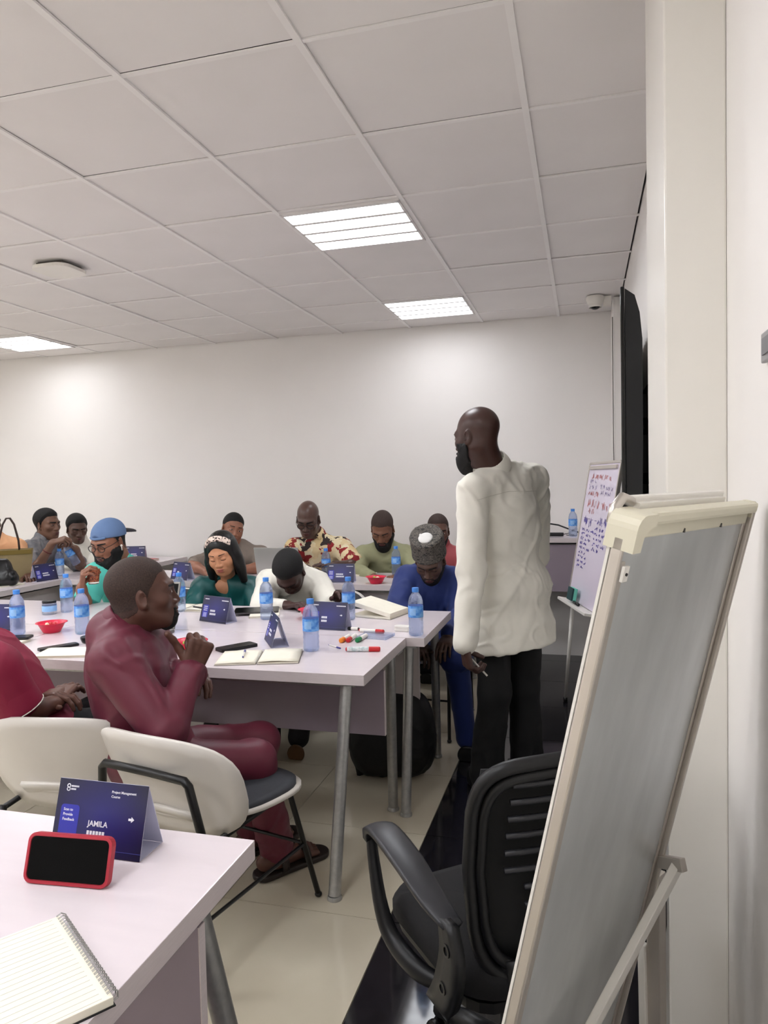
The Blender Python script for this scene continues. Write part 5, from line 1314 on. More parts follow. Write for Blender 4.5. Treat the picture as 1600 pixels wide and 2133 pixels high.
# pen in the trainer's hand, wrist band and sandals
J = PP['trainer']; Wp = J['WL'] + J['RhL'] @ np.array((0.02, 0.085, -0.045))
tag(MB().tube([Wp - np.array((0.03, 0.0, -0.02)), Wp + np.array((0.045, -0.01, -0.055))], 0.004, 8).build('pen', M_WHITEPL, None, True), 'slim white pen held by the standing trainer', 'pen')
J = PP['greyman']; d = nrm(J['WR'] - J['ER'])
MB().tube([J['ER'] + (J['WR'] - J['ER']) * 0.72 - J['base'] + 0.033 * (math.cos(t) * nrm(np.cross(d, (0, 0, 1))) + math.sin(t) * nrm(np.cross(d, np.cross(d, (0, 0, 1))))) for t in np.linspace(0, 6.283, 16, endpoint=False)], 0.004, 6, closed=True).build('bracelet', mat('bracelet_red', (90, 24, 28), 0.5, noise=0.1), J['body'], True)
J = PP['maroon']
M_SAND = mat('sandal_leather', (40, 30, 26), 0.5, noise=0.2); M_BUCK = mat('buckle', (190, 188, 184), 0.3, metal=0.8, noise=0.05)
for an, td in ((J['AR'], nrm((0.55, 0.8, 0))), (J['AL'], nrm((0.5, 0.85, 0)))):
    heel = np.array((an[0], an[1], 0.0)) - td * 0.05; sd_ = np.array((-td[1], td[0], 0))
    S = Field(heel - 0.10, heel + td * 0.28 + np.array((0.1, 0.1, 0.18)), 0.0045)
    S.cap(heel + (0, 0, 0.055), heel + td * 0.17 + np.array((0, 0, 0.045)), 0.032, 0.030, 0.02); S.cap(heel + td * 0.05 + np.array((0, 0, 0.06)), np.array((an[0], an[1], 0.13)), 0.036, 0.034, 0.03)
    for i in range(5):
        o_ = sd_ * (0.030 - 0.015 * i); S.cap(heel + td * 0.16 + o_ + np.array((0, 0, 0.038)), heel + td * (0.225 - 0.006 * abs(i - 1)) + o_ * 1.15 + np.array((0, 0, 0.030)), 0.013, 0.0095 if i else 0.012, 0.006)
    V, Fq = S.mesh(); quad_obj('foot', [(V, Fq)], SK['maroon'], J['body'], J['base'])
    S = Field(heel - 0.10, heel + td * 0.29 + np.array((0.1, 0.1, 0.18)), 0.005)
    S.cap(heel + (0, 0, 0.012), heel + td * 0.22 + np.array((0, 0, 0.012)), 0.046, 0.052, 0.01); S.plane((0, 0, 0.022), (0, 0, 1)); S.plane((0, 0, 0.001), (0, 0, -1))
    so = quad_obj('sandal', [S.mesh()], M_SAND, J['body'], J['base'])
    for q, r_ in ((0.155, 0.047), (0.06, 0.046)):
        cpt = heel + td * q + np.array((0, 0, 0.032)) - J['base']
        st = MB(); pts = [cpt + sd_ * r_ * math.cos(t) * 1.05 + np.array((0, 0, (r_ * 0.95 + (0.012 if q < 0.1 else 0)) * math.sin(t))) for t in np.linspace(-0.25, math.pi + 0.25, 12)]
        G_ = [[p + td * e for e in (-0.014, 0.014)] for p in pts]; fix_normals(st.sheet(G_, 0.005).build('strap', M_SAND, so, True))
        MB().box(pts[3] + np.array((0, 0, 0.004)), (0.022, 0.018, 0.012), bev=0.002).build('buckle', M_BUCK, so)
# ------------------------------------------------------------------ things on the tables
def clear_mat(name, tint, fac=0.5):
    m = bpy.data.materials.new(name); m.use_nodes = True; nt = m.node_tree; b = nt.nodes['Principled BSDF']; out = nt.nodes['Material Output']
    b.inputs['Base Color'].default_value = (*lin(tint), 1); b.inputs['Roughness'].default_value = 0.08; b.inputs['Transmission Weight'].default_value = 0.75; b.inputs['IOR'].default_value = 1.3
    n = nt.nodes.new('ShaderNodeTexNoise'); n.inputs['Scale'].default_value = 90
    tc = nt.nodes.new('ShaderNodeTexCoord'); nt.links.new(tc.outputs['Object'], n.inputs['Vector'])
    bp = nt.nodes.new('ShaderNodeBump'); bp.inputs['Strength'].default_value = 0.35; bp.inputs['Distance'].default_value = 0.004
    nt.links.new(n.outputs['Fac'], bp.inputs['Height']); nt.links.new(bp.outputs[0], b.inputs['Normal'])
    tr = nt.nodes.new('ShaderNodeBsdfTransparent'); tr.inputs[0].default_value = (*lin((232, 238, 250)), 1)
    mx = nt.nodes.new('ShaderNodeMixShader'); mx.inputs[0].default_value = fac
    nt.links.new(tr.outputs[0], mx.inputs[1]); nt.links.new(b.outputs[0], mx.inputs[2]); nt.links.new(mx.outputs[0], out.inputs[0])
    return m
M_PET = clear_mat('clear_bottle', (200, 214, 244), 0.55)
M_CLEAR = clear_mat('clear_plastic', (236, 236, 240), 0.45)
M_CAP = mat('bottle_cap_blue', (70, 138, 222), 0.4, noise=0.03)
M_LABEL = mat('label_blue', (44, 122, 216), 0.4, noise=0.3, nscale=45, rgb2=(120, 178, 240), stretch=(1, 1, 1.4))
M_LABELW = mat('label_white', (150, 196, 246), 0.4, noise=0.1, nscale=60)
prof = [(0.024, 0.0), (0.030, 0.003), (0.0325, 0.012), (0.0310, 0.024), (0.0325, 0.034), (0.0310, 0.046), (0.0325, 0.056), (0.0312, 0.066), (0.0325, 0.076), (0.0325, 0.138), (0.0315, 0.150), (0.0270, 0.168), (0.0180, 0.182), (0.0130, 0.188), (0.0130, 0.194)]
bottle_me = MB().lathe(prof, n=24).mesh('body', M_PET, True)
cap_me = MB().lathe([(0.0148, 0.190), (0.0150, 0.207), (0.0140, 0.209)], n=20).mesh('cap', M_CAP, 'auto')
lab_me = MB().lathe([(0.0329, 0.082), (0.0331, 0.084), (0.0331, 0.130), (0.0329, 0.132)], n=24, cap=False).mesh('label', M_LABEL, True)
arc = [[(0.0334 * math.cos(math.radians(a)), 0.0334 * math.sin(math.radians(a)), z) for z in (0.092, 0.122)] for a in range(235, 290, 6)]
pat = MB().sheet(arc, 0.0003).mesh('label_print', M_LABELW)
def bottle(x, y, z, label, rz=0.0, M4=None):
    t = empty('water_bottle', (x, y, z), rz, label, 'bottle', 'plastic water bottles')
    if M4 is not None: t.matrix_world = M4
    for nme, me in (('body', bottle_me), ('cap', cap_me), ('label', lab_me)):
        o = link(bpy.data.objects.new(nme, me), t)
    link(bpy.data.objects.new('label_print', pat), o)
    return t
ZT = 0.7502
for x, y, z, lab, rz in (
    (-2.541, 2.77, ZT, 'water bottle beside the name card at the left edge', 0.3), (-2.726, 3.33, ZT, 'water bottle behind the glass jar with the black lid', 0.2),
    (-2.245, 2.84, ZT, 'water bottle just left of the maroon man\'s shoulder', 0.4), (-3.93, 4.74, ZT, 'water bottle beside the grey shirted man\'s name card', 0.6),
    (-2.10, 3.44, ZT, 'water bottle half hidden by the maroon man\'s face', 0.1), (-1.531, 3.304, ZT, 'water bottle in front of the bowed man\'s arm', 0.0),
    (-1.064, 2.708, ZT, 'nearest water bottle, right of the open notebook', 0.1), (-1.121, 3.366, ZT, 'water bottle beside the thick open book', -0.2),
    (-0.712, 3.058, ZT, 'water bottle at the table corner in front of the man in navy', -0.1), (-1.776, 4.848, ZT, 'water bottle in front of the man in the patterned shirt', 0),
    (-1.306, 5.02, ZT, 'water bottle in front of the man in khaki', 0), (-0.085, 5.64, 0.9775, 'water bottle on the tall desk behind the trainer', 0),
    (-4.02, 5.66, 0.7765, 'water bottle on the far wall table behind the man in the blue cap', 0)):
    bottle(x, y, z, lab, rz)
J = PP['greyman']; hb = J['WL'] + J['RhL'] @ np.array((0.02, 0.06, -0.035)); ax_ = nrm((-0.35, -0.25, 0.85))
Mb = Matrix.Translation(Vector(hb - ax_ * 0.165)) @ Vector((0, 0, 1)).rotation_difference(Vector(ax_)).to_matrix().to_4x4()
bottle(0, 0, 0, 'water bottle tilted in the hands of the man in grey', 0, Mb)

# tent name cards
def card_mat():
    m = bpy.data.materials.new('card_navy_print'); m.use_nodes = True; nt = m.node_tree; b = nt.nodes['Principled BSDF']; b.inputs['Roughness'].default_value = 0.35
    tc = nt.nodes.new('ShaderNodeTexCoord'); mp = nt.nodes.new('ShaderNodeMapping'); mp.inputs['Location'].default_value = (-0.04, 0.0, -0.03); mp.inputs['Scale'].default_value = (9, 0, 12)
    nt.links.new(tc.outputs['Object'], mp.inputs['Vector']); g = nt.nodes.new('ShaderNodeTexGradient'); g.gradient_type = 'SPHERICAL'; nt.links.new(mp.outputs[0], g.inputs['Vector'])
    cr = nt.nodes.new('ShaderNodeValToRGB'); cr.color_ramp.elements[0].color = (*lin((24, 24, 56)), 1); cr.color_ramp.elements[1].color = (*lin((34, 34, 112)), 1); cr.color_ramp.elements[1].position = 0.9
    nt.links.new(g.outputs['Fac'], cr.inputs[0]); nt.links.new(cr.outputs[0], b.inputs['Base Color']); return m
M_CARD = card_mat(); M_CARDW = mat('card_inside', (206, 206, 228), 0.5, noise=0.03); M_CARDB = mat('card_box_blue', (50, 54, 170), 0.4, noise=0.05); M_INKW = mat('ink_white', (236, 236, 244), 0.5, noise=0.02)
CL, CH, CD = 0.19, 0.122, 0.075
def name_card(x, y, rz, label, z=ZT, full=False, scale=1.0, longname=1.0):
    t = empty('name_card', (x, y, z), math.radians(rz), label, 'name card', 'navy tent name cards'); t.scale = (scale,) * 3
    sl = math.atan2(CD / 2, CH); Lf = math.hypot(CD / 2, CH)
    Rf = rotm((-sl, 0, 0)); Rb = rotm((sl, 0, 0))
    f = MB().box((0, 0, 0), (CL, 0.0012, Lf)).build('front_panel', M_CARD, t, loc=(0, -CD / 4, CH / 2 + 0.0012), rot=(-sl, 0, 0))
    MB().box((0, CD / 4, CH / 2 + 0.0012), (CL, 0.0012, Lf), rot=Rb).build('back_panel', M_CARDW, t)
    MB().box((0, 0, 0.0007), (CL - 0.002, CD - 0.004, 0.0012)).build('base_panel', M_CARDW, t)
    MB().box((0, 0.0011, 0), (CL, 0.0008, Lf - 0.002)).build('inner_face', M_CARDW, f)
    def at(px, pz, w=0, h=0): return Matrix.Translation((px, -0.0009, pz)) @ Matrix.Rotation(math.pi / 2, 4, 'X')
    def bar(px, pz, w, h, m, n='lettering'): MB().box((px + w / 2, -0.0008, pz), (w, 0.0004, h)).build(n, m, f)
    fo = MB().prism(rrect(0.040, 0.062, 0.006, 3), 0, 0.0003, rot=rotm((math.pi / 2, 0, 0)), c=(-0.064, -0.0006, -0.012)).build('feedback_box', M_CARDB, f)
    if full:
        text_mesh('Project Management', 0.0062, M_INKW, f, at(0.020, 0.046), bold=True); text_mesh('Course', 0.0062, M_INKW, f, at(0.020, 0.038), bold=True)
        for i, s_ in enumerate(('Scan to', 'Provide', 'Feedback')): text_mesh(s_, 0.0068, M_INKW, f, at(-0.078, 0.008 - 0.0085 * i), bold=True)
        text_mesh('JAMILA', 0.0135, M_INKW, f, at(-0.022, -0.014), bold=True)
        # emblem: two stacked rings, with two short lines of small print
        for dz in (0.0515, 0.0455):
            MB().tube([(-0.074 + 0.0032 * math.cos(a), -0.0009, dz + 0.0030 * math.sin(a)) for a in np.linspace(0, 6.283, 16, endpoint=False)], 0.0009, 5, closed=True).build('emblem', M_INKW, f)
        for k, (w_, n_) in enumerate(((0.017, 9), (0.011, 6))):
            for q in range(n_): bar(-0.0685 + w_ * q / n_, 0.0512 - 0.0052 * k, w_ / n_ * 0.7, 0.0030, M_INKW)
        for q in range(6): bar(-0.022 + 0.0065 * q, -0.026, 0.0048, 0.008, M_INKW)
    else:
        for q in range(8): bar(0.040 + 0.006 * q, 0.046, 0.0045, 0.0045, M_INKW)
        for q in range(6): bar(-0.080 + 0.005 * q, 0.048, 0.0036, 0.0045, M_INKW)
        for k, n_ in enumerate((7, 8)):
            for q in range(int(n_ * longname)): bar(-0.030 + 0.0072 * q, -0.008 - 0.016 * k, 0.0056, 0.0095, M_INKW)
        for k in range(3):
            for q in range(4): bar(-0.077 + 0.0065 * q, 0.010 - 0.009 * k, 0.005, 0.0042, M_INKW)
        MB().box((-0.064, -0.0010, -0.030), (0.024, 0.0004, 0.022)).build('code_field', mat('code_field_pale', (150, 152, 214), 0.5, noise=0.05), f)
    ar = MB(); ar.prism([(0, 0.002), (0.006, 0.002), (0.006, 0.005), (0.012, 0), (0.006, -0.005), (0.006, -0.002), (0, -0.002)], 0, 0.0004, rot=rotm((math.pi / 2, 0, 0)), c=(0.062, -0.0008, 0.004)).build('arrow', M_INKW, f)
    MB().box((0, -0.0008, -0.052), (CL, 0.0003, 0.0008)).build('fold_line', mat('fold_line', (70, 74, 150), 0.4, noise=0.05), f)
    return t
name_card(-0.868, 1.142, 0, 'name card reading JAMILA behind the red phone', full=True)
name_card(-1.262, 2.812, -57, 'name card seen edge on beside the open notebook')
name_card(-1.752, 3.215, -20, 'name card in front of the woman in green', longname=0.8)
name_card(-1.140, 3.140, -6, 'name card right of the nearest bottle', longname=0.6)
name_card(-2.735, 2.86, 6, 'name card cut off at the left edge')
name_card(-3.855, 4.48, 80, 'name card in front of the man in the grey shirt')
name_card(-2.81, 4.655, -22, 'name card on the far table right of the maroon man\'s head', longname=0.5)
name_card(-1.595, 4.645, 4, 'name card in front of the man in the patterned shirt')
name_card(-3.86, 5.62, 14, 'name card on the far wall table beside the red folder', z=0.7765)

# red bowls of snacks
M_BOWL = mat('bowl_red', (226, 40, 72), 0.35, noise=0.04)
def bowl(x, y, label, bits, rz=0):
    t = empty('snack_bowl', (x, y, ZT), rz, label, 'bowl', 'red snack bowls')
    out_ = [(0.036, 0.0), (0.039, 0.002), (0.050, 0.022), (0.060, 0.042), (0.070, 0.045), (0.0705, 0.047), (0.060, 0.0455), (0.048, 0.022), (0.036, 0.005), (0.001, 0.004)]
    fix_normals(MB().lathe(out_, n=28).build('bowl_shell', M_BOWL, t, True))
    for i, c in enumerate(bits):
        a = 2.4 * i; r = 0.012 + 0.022 * ((i * 0.37) % 1)
        MB().ball((r * math.cos(a), r * math.sin(a), 0.026 + 0.012 * ((i * 0.61) % 1)), (0.014, 0.011, 0.009), 8, 6, rot=rotm((i, i * 2, i * 3))).build('snack', c, t, True)
c1 = mat('snack_green', (150, 190, 80), 0.5, noise=0.1); c2 = mat('snack_yellow', (232, 200, 90), 0.5, noise=0.1); c3 = mat('snack_red', (200, 40, 50), 0.4, noise=0.1); c4 = mat('snack_cream', (236, 220, 190), 0.5, noise=0.1)
bowl(-2.422, 2.85, 'red bowl of sweets on the left of the front table', [c1, c3, c1, c3, c4])
bowl(-1.545, 2.60, 'red bowl of sweets in front of the raised fist', [c1, c2, c4, c2, c1, c4])
bowl(-1.336, 4.60, 'red bowl on the far table in front of the man in khaki', [c4, c1, c3, c4])
bowl(-1.315, 3.37, 'red bowl mostly hidden behind the nearest bottle', [c2, c3, c1])

# laptops
def laptop(x, y, rz, label, m_body, ang, screen_m):
    t = empty('laptop', (x, y, ZT), math.radians(rz), label, 'laptop')
    MB().box((0, 0, 0.008), (0.33, 0.225, 0.014), bev=0.004).build('base', m_body, t)
    kb = MB()
    for r_ in range(5):
        for c_ in range(13): kb.box((-0.138 + 0.023 * c_, 0.075 - 0.021 * r_, 0.0158), (0.019, 0.017, 0.0016))
    kb.build('keyboard', M_BLACKPL, t)
    MB().box((0, -0.072, 0.0153), (0.10, 0.060, 0.0006)).build('trackpad', mat('trackpad_grey', (84, 84, 88), 0.4, noise=0.05), t)
    a = math.radians(ang - 90); ca, sa = math.cos(a), math.sin(a); R_ = rotm((-a, 0, 0))
    l = MB().box(np.array((0, 0.112, 0.016)) + R_ @ np.array((0, 0, 0.110)), (0.33, 0.008, 0.218), rot=R_, bev=0.003).build('lid', m_body, t)
    MB().box(np.array((0, 0.112, 0.016)) + R_ @ np.array((0, -0.0045, 0.112)), (0.312, 0.001, 0.195), rot=R_).build('display', screen_m, l)
M_SCR = mat('dark_display', (3, 3, 4), 0.25, noise=0.1, spec=0.12)
laptop(-1.985, 2.82, 0, 'open laptop with a dark screen in front of the maroon man', mat('laptop_grey', (128, 126, 122), 0.35, metal=0.4, noise=0.05), 108, M_SCR)
laptop(-2.09, 4.84, 182, 'open silver laptop of the man in the patterned shirt, seen from behind', mat('laptop_silver', (186, 182, 178), 0.35, metal=0.3, noise=0.03), 104, M_SCR)

# notebooks, papers and books
M_PAGE = mat('paper_cream', (246, 240, 222), 0.7, noise=0.03, nscale=20); M_COVER = mat('cover_black', (22, 22, 26), 0.5, noise=0.1); M_COVERG = mat('cover_grey', (120, 112, 108), 0.6, noise=0.05)
def closed_book(x, y, rz, label, w, d, h, cover, name='notebook', z=ZT, cat='notebook'):
    t = empty(name, (x, y, z), math.radians(rz), label, cat)
    MB().box((0, 0, 0.0012), (w, d, 0.002)).box((0, 0, h - 0.001), (w, d, 0.002)).box((-w / 2 + 0.001, 0, h / 2), (0.002, d, h)).build('cover', cover, t)
    MB().box((0.001, 0, h / 2), (w - 0.006, d - 0.006, h - 0.005)).build('pages', M_PAGE, t)
    return t
def open_book(x, y, rz, label, w, d, h, name='notebook', rings=True):
    t = empty(name, (x, y, ZT), math.radians(rz), label, 'notebook')
    for s in (-1, 1):
        G_ = [[(s * (0.004 + (w - 0.004) * u), v * d / 2, 0.003 + h * (0.6 + 0.4 * math.sin(math.pi * min(1, u * 1.2))) * (1 if s > 0 else 0.7)) for v in (-1, -0.5, 0, 0.5, 1)] for u in (0, 0.1, 0.25, 0.5, 0.75, 1)]
        fix_normals(MB().sheet(G_, 0.001).build('page', M_PAGE, t, True))
        MB().box((s * (w / 2 + 0.002), 0, h * 0.28 + 0.0008), (w - 0.004, d - 0.004, h * 0.55)).build('page_block', M_PAGE, t)
        MB().box((s * (w / 2 + 0.003), 0, 0.0006), (w, d, 0.001)).build('cover', M_COVERG, t)
    if rings:
        r_ = MB()
        for k in range(16): r_.tube([(0.006 * math.cos(a), -d / 2 + d * (k + 0.5) / 16, 0.006 + 0.006 * math.sin(a)) for a in np.linspace(0, 6.28, 8, endpoint=False)], 0.0007, 4, closed=True)
        r_.build('spiral', M_STEEL, t)
    return t
open_book(-1.215, 2.552, 17, 'open ruled notebook on the front table', 0.155, 0.205, 0.010)
open_book(-2.09, 3.53, 4, 'open notebook in front of the woman in green', 0.13, 0.19, 0.010)
closed_book(-2.43, 2.55, 12, 'cream notebook under the phone at the left edge', 0.15, 0.21, 0.012, M_PAGE)
closed_book(-2.035, 2.48, 16, 'cream notebook at the front table edge beside the maroon man', 0.22, 0.15, 0.010, M_PAGE)
closed_book(-1.60, 3.43, 22, 'white notebook under the dark tablet', 0.15, 0.21, 0.010, M_PAGE)
closed_book(-1.56, 5.00, 4, 'notebook in front of the man in khaki', 0.20, 0.14, 0.012, M_PAGE)
closed_book(-3.95, 4.20, 75, 'white papers beside the grey shirted man\'s name card', 0.21, 0.15, 0.006, M_PAGE)
closed_book(-3.75 - 0.05, 5.56, -12, 'red folder on the far wall table', 0.30, 0.22, 0.014, mat('folder_red', (176, 58, 60), 0.5, noise=0.05), name='folder', z=0.7765, cat='folder')
closed_book(-2.62, 4.78, 10, 'white papers under the hands of the woman in taupe', 0.21, 0.15, 0.006, M_PAGE)
# thick open book
t = empty('thick_book', (-1.0, 3.50, ZT), math.radians(-14), 'thick white book lying open beside the man in navy', 'book')
MB().box((0, 0, 0.006), (0.22, 0.19, 0.011)).build('lower_pages', M_PAGE, t)
G_ = [[(-0.11 + 0.22 * u, v * 0.095, 0.020 + 0.048 * (1 - u) ** 1.4 + 0.006 * math.sin(u * 3.1)) for v in (-1, 0, 1)] for u in np.linspace(0, 1, 9)]
fix_normals(MB().sheet(G_, 0.020).build('upper_pages', M_PAGE, t, 'auto'))
MB().box((0, 0, 0.0006), (0.225, 0.195, 0.001)).build('cover', M_COVERG, t)
# spiral pad in the lower left corner
t = empty('spiral_pad', (-0.787, 0.923, ZT), math.atan2(-0.573, 0.82), 'ruled spiral pad in the lower left corner', 'notepad')
MB().box((0.12, -0.088, 0.007), (0.236, 0.168, 0.011), bev=0.001).build('pages', M_PAGE, t)
MB().box((0.12, -0.088, 0.0008), (0.24, 0.172, 0.0016)).build('cover', M_COVER, t)
M_RULE = mat('ruled_line', (214, 208, 196), 0.7, noise=0.03)
for k in range(20):
    MB().box((0.008 + 0.0118 * k, -0.092, 0.01265), (0.0005, 0.150, 0.0002)).build('ruled_line', M_RULE, t)
for k in range(28):
    yy = 0.006 + 0.0083 * k
    for dx in (-0.0012, 0.0012):
        MB().tube([(yy + dx, -0.010, 0.0145), (yy + dx, -0.003, 0.0175), (yy + dx, 0.004, 0.013), (yy + dx, 0.004, 0.004), (yy + dx, -0.003, 0.001)], 0.0006, 4).build('wire_ring', M_STEEL, t)

# phones and small things
def phone(x, y, rz, label, w=0.155, d=0.075, h=0.010, m_case=None, z=ZT):
    t = empty('phone', (x, y, z), math.radians(rz), label, 'phone')
    MB().prism(rrect(w, d, 0.012, 4), 0.0, h - 0.001).build('case', m_case or M_BLACKPL, t)
    MB().prism(rrect(w - 0.006, d - 0.006, 0.010, 4), h - 0.001, h).build('screen', M_SCR, t)
    return t
phone(-1.385, 2.69, 56, 'black phone lying behind the open notebook', 0.165, 0.072, 0.012)
phone(-2.45, 2.64, 20, 'black phone lying on a notebook at the left edge', z=ZT + 0.0122)
phone(-2.15, 2.565, 58, 'black phone beside the round black case', 0.16, 0.05)
tb = phone(-1.66, 3.46, 22, 'dark tablet lying in front of the bowed man', 0.23, 0.16, 0.008, mat('tablet_grey', (78, 74, 74), 0.5, noise=0.05), z=ZT + 0.0105)
phone(-1.27, 3.62, -20, 'black phone under the bowed man\'s hand', 0.15, 0.07)
t = empty('phone', (-0.853, 1.012, ZT), math.radians(5), 'phone in a red case propped up on the near table', 'phone')
rr = rotm((math.radians(72), 0, 0)); off = np.array((0, 0.008, 0.0395))
M_RED = mat('case_red', (178, 44, 60), 0.45, noise=0.05)
fix_normals(MB().prism(rrect(0.158, 0.080, 0.014, 5), -0.0115, -0.0005, rot=rr, c=off).build('case', M_RED, t))
fix_normals(MB().prism(rrect(0.146, 0.068, 0.009, 5), -0.001, 0.0004, rot=rr, c=off).build('screen', M_SCR, t))
b_ = MB()
o_ = rrect(0.158, 0.080, 0.014, 5); i_ = rrect(0.148, 0.070, 0.010, 5); n_ = len(o_)
V_ = np.array([(x, y, 0.0010) for x, y in o_] + [(x, y, 0.0016) for x, y in i_] + [(x, y, -0.0012) for x, y in o_] + [(x, y, -0.0008) for x, y in i_]) @ rr.T + off
fix_normals(b_.raw(V_, [(k, (k + 1) % n_, n_ + (k + 1) % n_, n_ + k) for k in range(n_)] + [(2 * n_ + k, k, (k + 1) % n_, 2 * n_ + (k + 1) % n_)[::-1] for k in range(n_)] + [(n_ + k, n_ + (k + 1) % n_, 3 * n_ + (k + 1) % n_, 3 * n_ + k) for k in range(n_)]).build('case_rim', M_RED, t))
MB().box(np.array((0, 0.034, 0.021)), (0.03, 0.004, 0.046), rot=rotm((math.radians(-38), 0, 0))).build('kickstand', M_RED, t)
# round black case
tag(MB().lathe([(0.026, 0), (0.034, 0.004), (0.040, 0.020), (0.040, 0.026), (0.034, 0.029), (0.0, 0.030)], c=(-2.085, 2.685, ZT), n=24).build('round_case', M_BLACKPL, None, 'auto'), 'round black case beside the maroon man on the front table', 'case')
# glass jar
t = empty('glass_jar', (-2.78, 3.26, ZT), 0, 'clear glass jar with a thin black lid', 'jar')
MB().lathe([(0.034, 0), (0.037, 0.003), (0.037, 0.055), (0.032, 0.064)], n=24).build('glass', M_CLEAR, t, True)
MB().lathe([(0.036, 0.062), (0.036, 0.073), (0.034, 0.074)], n=24).build('lid', M_BLACKPL, t, 'auto')
MB().lathe([(0.0375, 0.018), (0.0375, 0.048)], n=24, cap=False).build('label', M_LABELW, t, True)
# pens and markers
def pen(x0, y0, x1, y1, label, m, name='pen', r=0.0045, z=ZT, capm=None, cat='pen'):
    a = np.array((x0, y0, z + r)); b = np.array((x1, y1, z + r)); c = (a + b) / 2; t = empty(name, tuple(c - (0, 0, r)), 0, label, cat); a = a - c + (0, 0, r); b = b - c + (0, 0, r); d = nrm(b - a)
    MB().tube([a, a + (b - a) * 0.66], r, 12).build('barrel', m, t, 'auto')
    MB().tube([a + (b - a) * 0.66, b - d * 0.004, b], [r * 1.12, r * 1.1, r * 0.7], 12).build('cap', capm or m, t, 'auto')
    MB().tube([a - d * 0.006, a], [r * 0.6, r * 0.9], 10).build('end_plug', capm or m, t, 'auto')
    return t
M_MRED = mat('marker_red', (204, 34, 40), 0.4, noise=0.05); M_MGRN = mat('marker_green', (24, 128, 74), 0.4, noise=0.05); M_MORG = mat('marker_orange', (240, 140, 40), 0.4, noise=0.05); M_MBLU = mat('pen_blue', (70, 70, 150), 0.4, noise=0.05)
pen(-1.262, 2.50, -1.302, 2.60, 'clear ballpoint lying on the open notebook', M_WHITEPL, z=ZT + 0.0115, capm=M_MBLU, r=0.0038)
pen(-2.05, 3.50, -1.93, 3.45, 'black pen lying on the green bloused woman\'s notebook', M_BLACKPL, z=ZT + 0.012)
pen(-0.915, 2.715, -0.785, 2.740, 'red board marker nearest the table corner', mat('marker_print', (176, 196, 196), 0.4, noise=0.4, nscale=80, rgb2=(236, 236, 236)), 'board_marker', 0.0095, capm=M_MRED, cat='marker')
pen(-0.985, 2.955, -0.990, 2.855, 'orange capped marker lying end on', M_WHITEPL, 'board_marker', 0.0095, capm=M_MORG, cat='marker')
pen(-0.962, 2.965, -0.962, 2.865, 'red capped marker lying end on beside the orange one', M_WHITEPL, 'board_marker', 0.0095, capm=M_MRED, cat='marker')
pen(-0.915, 2.975, -0.925, 2.872, 'green capped marker lying end on', M_WHITEPL, 'board_marker', 0.0095, capm=M_MGRN, cat='marker')
pen(-0.975, 3.085, -0.860, 3.068, 'red capped marker at the back of the marker pack', M_WHITEPL, 'board_marker', 0.0085, capm=M_MRED, cat='marker')
pen(-0.995, 3.115, -1.045, 3.118, 'small dark marker beside the name card', M_WHITEPL, 'board_marker', 0.0075, capm=M_BLACKPL, cat='marker')
pen(-1.02, 2.80, -0.955, 2.752, 'blue crumpled pen clip on the front table', M_WHITEPL, 'pen', 0.003, capm=M_MBLU)
t = empty('marker_pack', (-0.885, 3.0, ZT), math.radians(-8), 'clear plastic marker pack lying flat', 'packaging')
MB().box((0, 0, 0.0012), (0.15, 0.105, 0.002), bev=0.0005).build('tray', M_CLEAR, t); MB().box((0, 0.052, 0.006), (0.15, 0.002, 0.010)).box((0.074, 0, 0.006), (0.002, 0.10, 0.010)).build('tray_wall', M_CLEAR, t)
t = empty('board_eraser', (-0.79, 3.145, ZT), math.radians(-10), 'white rounded eraser beside the corner bottle', 'eraser')
MB().prism(rrect(0.085, 0.045, 0.018, 5), 0.001, 0.014).build('body', M_WHITEPL, t); MB().prism(rrect(0.085, 0.045, 0.018, 5), 0.015, 0.022).build('top', M_WHITEPL, t)
# patterned paper cup in the capped man's hand
J = PP['cap']; cc = J['WR'] + J['RhR'] @ np.array((0.0, 0.075, -0.055))
t = empty('paper_cup', tuple(cc - (0, 0, 0.04)), 0, 'brown patterned paper cup held by the man in the blue cap', 'cup')
MB().lathe([(0.027, 0), (0.028, 0.002), (0.037, 0.080), (0.0385, 0.082), (0.036, 0.082), (0.027, 0.006)], n=24).build('cup_body', voronoi_print('cup_print', [(90, 44, 26), (150, 78, 46), (176, 104, 66), (110, 56, 34)], 60.0, 0.6), t, True)
MB().lathe([(0.0285, 0.004), (0.0295, 0.012), (0.0280, 0.012)], n=24, cap=False).build('cup_foot', M_WHITEPL, t, True)
# charger and cables on the tall desk
t = empty('power_adapter', (-0.215, 5.70, 0.9775), 0, 'black power adapter with cables on the tall desk', 'charger')
MB().box((0, 0, 0.013), (0.12, 0.05, 0.026), bev=0.006).build('brick', M_BLACKPL, t)
MB().tube([(0.06, 0, 0.013), (0.10, 0.03, 0.02), (0.14, 0.0, 0.006), (0.12, -0.04, 0.006), (0.08, -0.03, 0.01)], 0.003, 6).tube([(-0.06, 0, 0.013), (-0.10, 0.03, 0.05), (-0.14, 0.02, 0.03)], 0.003, 6).build('cable', M_BLACKPL, t, True)
tag(MB().tube([(-0.42, 5.90, 1.06), (-0.30, 5.90, 1.065), (-0.20, 5.88, 1.05), (-0.12, 5.86, 1.02), (-0.02, 5.85, 0.985)], 0.006, 8).build('desk_cable', M_BLACKPL, None, True), 'black cable running along the wall above the tall desk', 'cable')

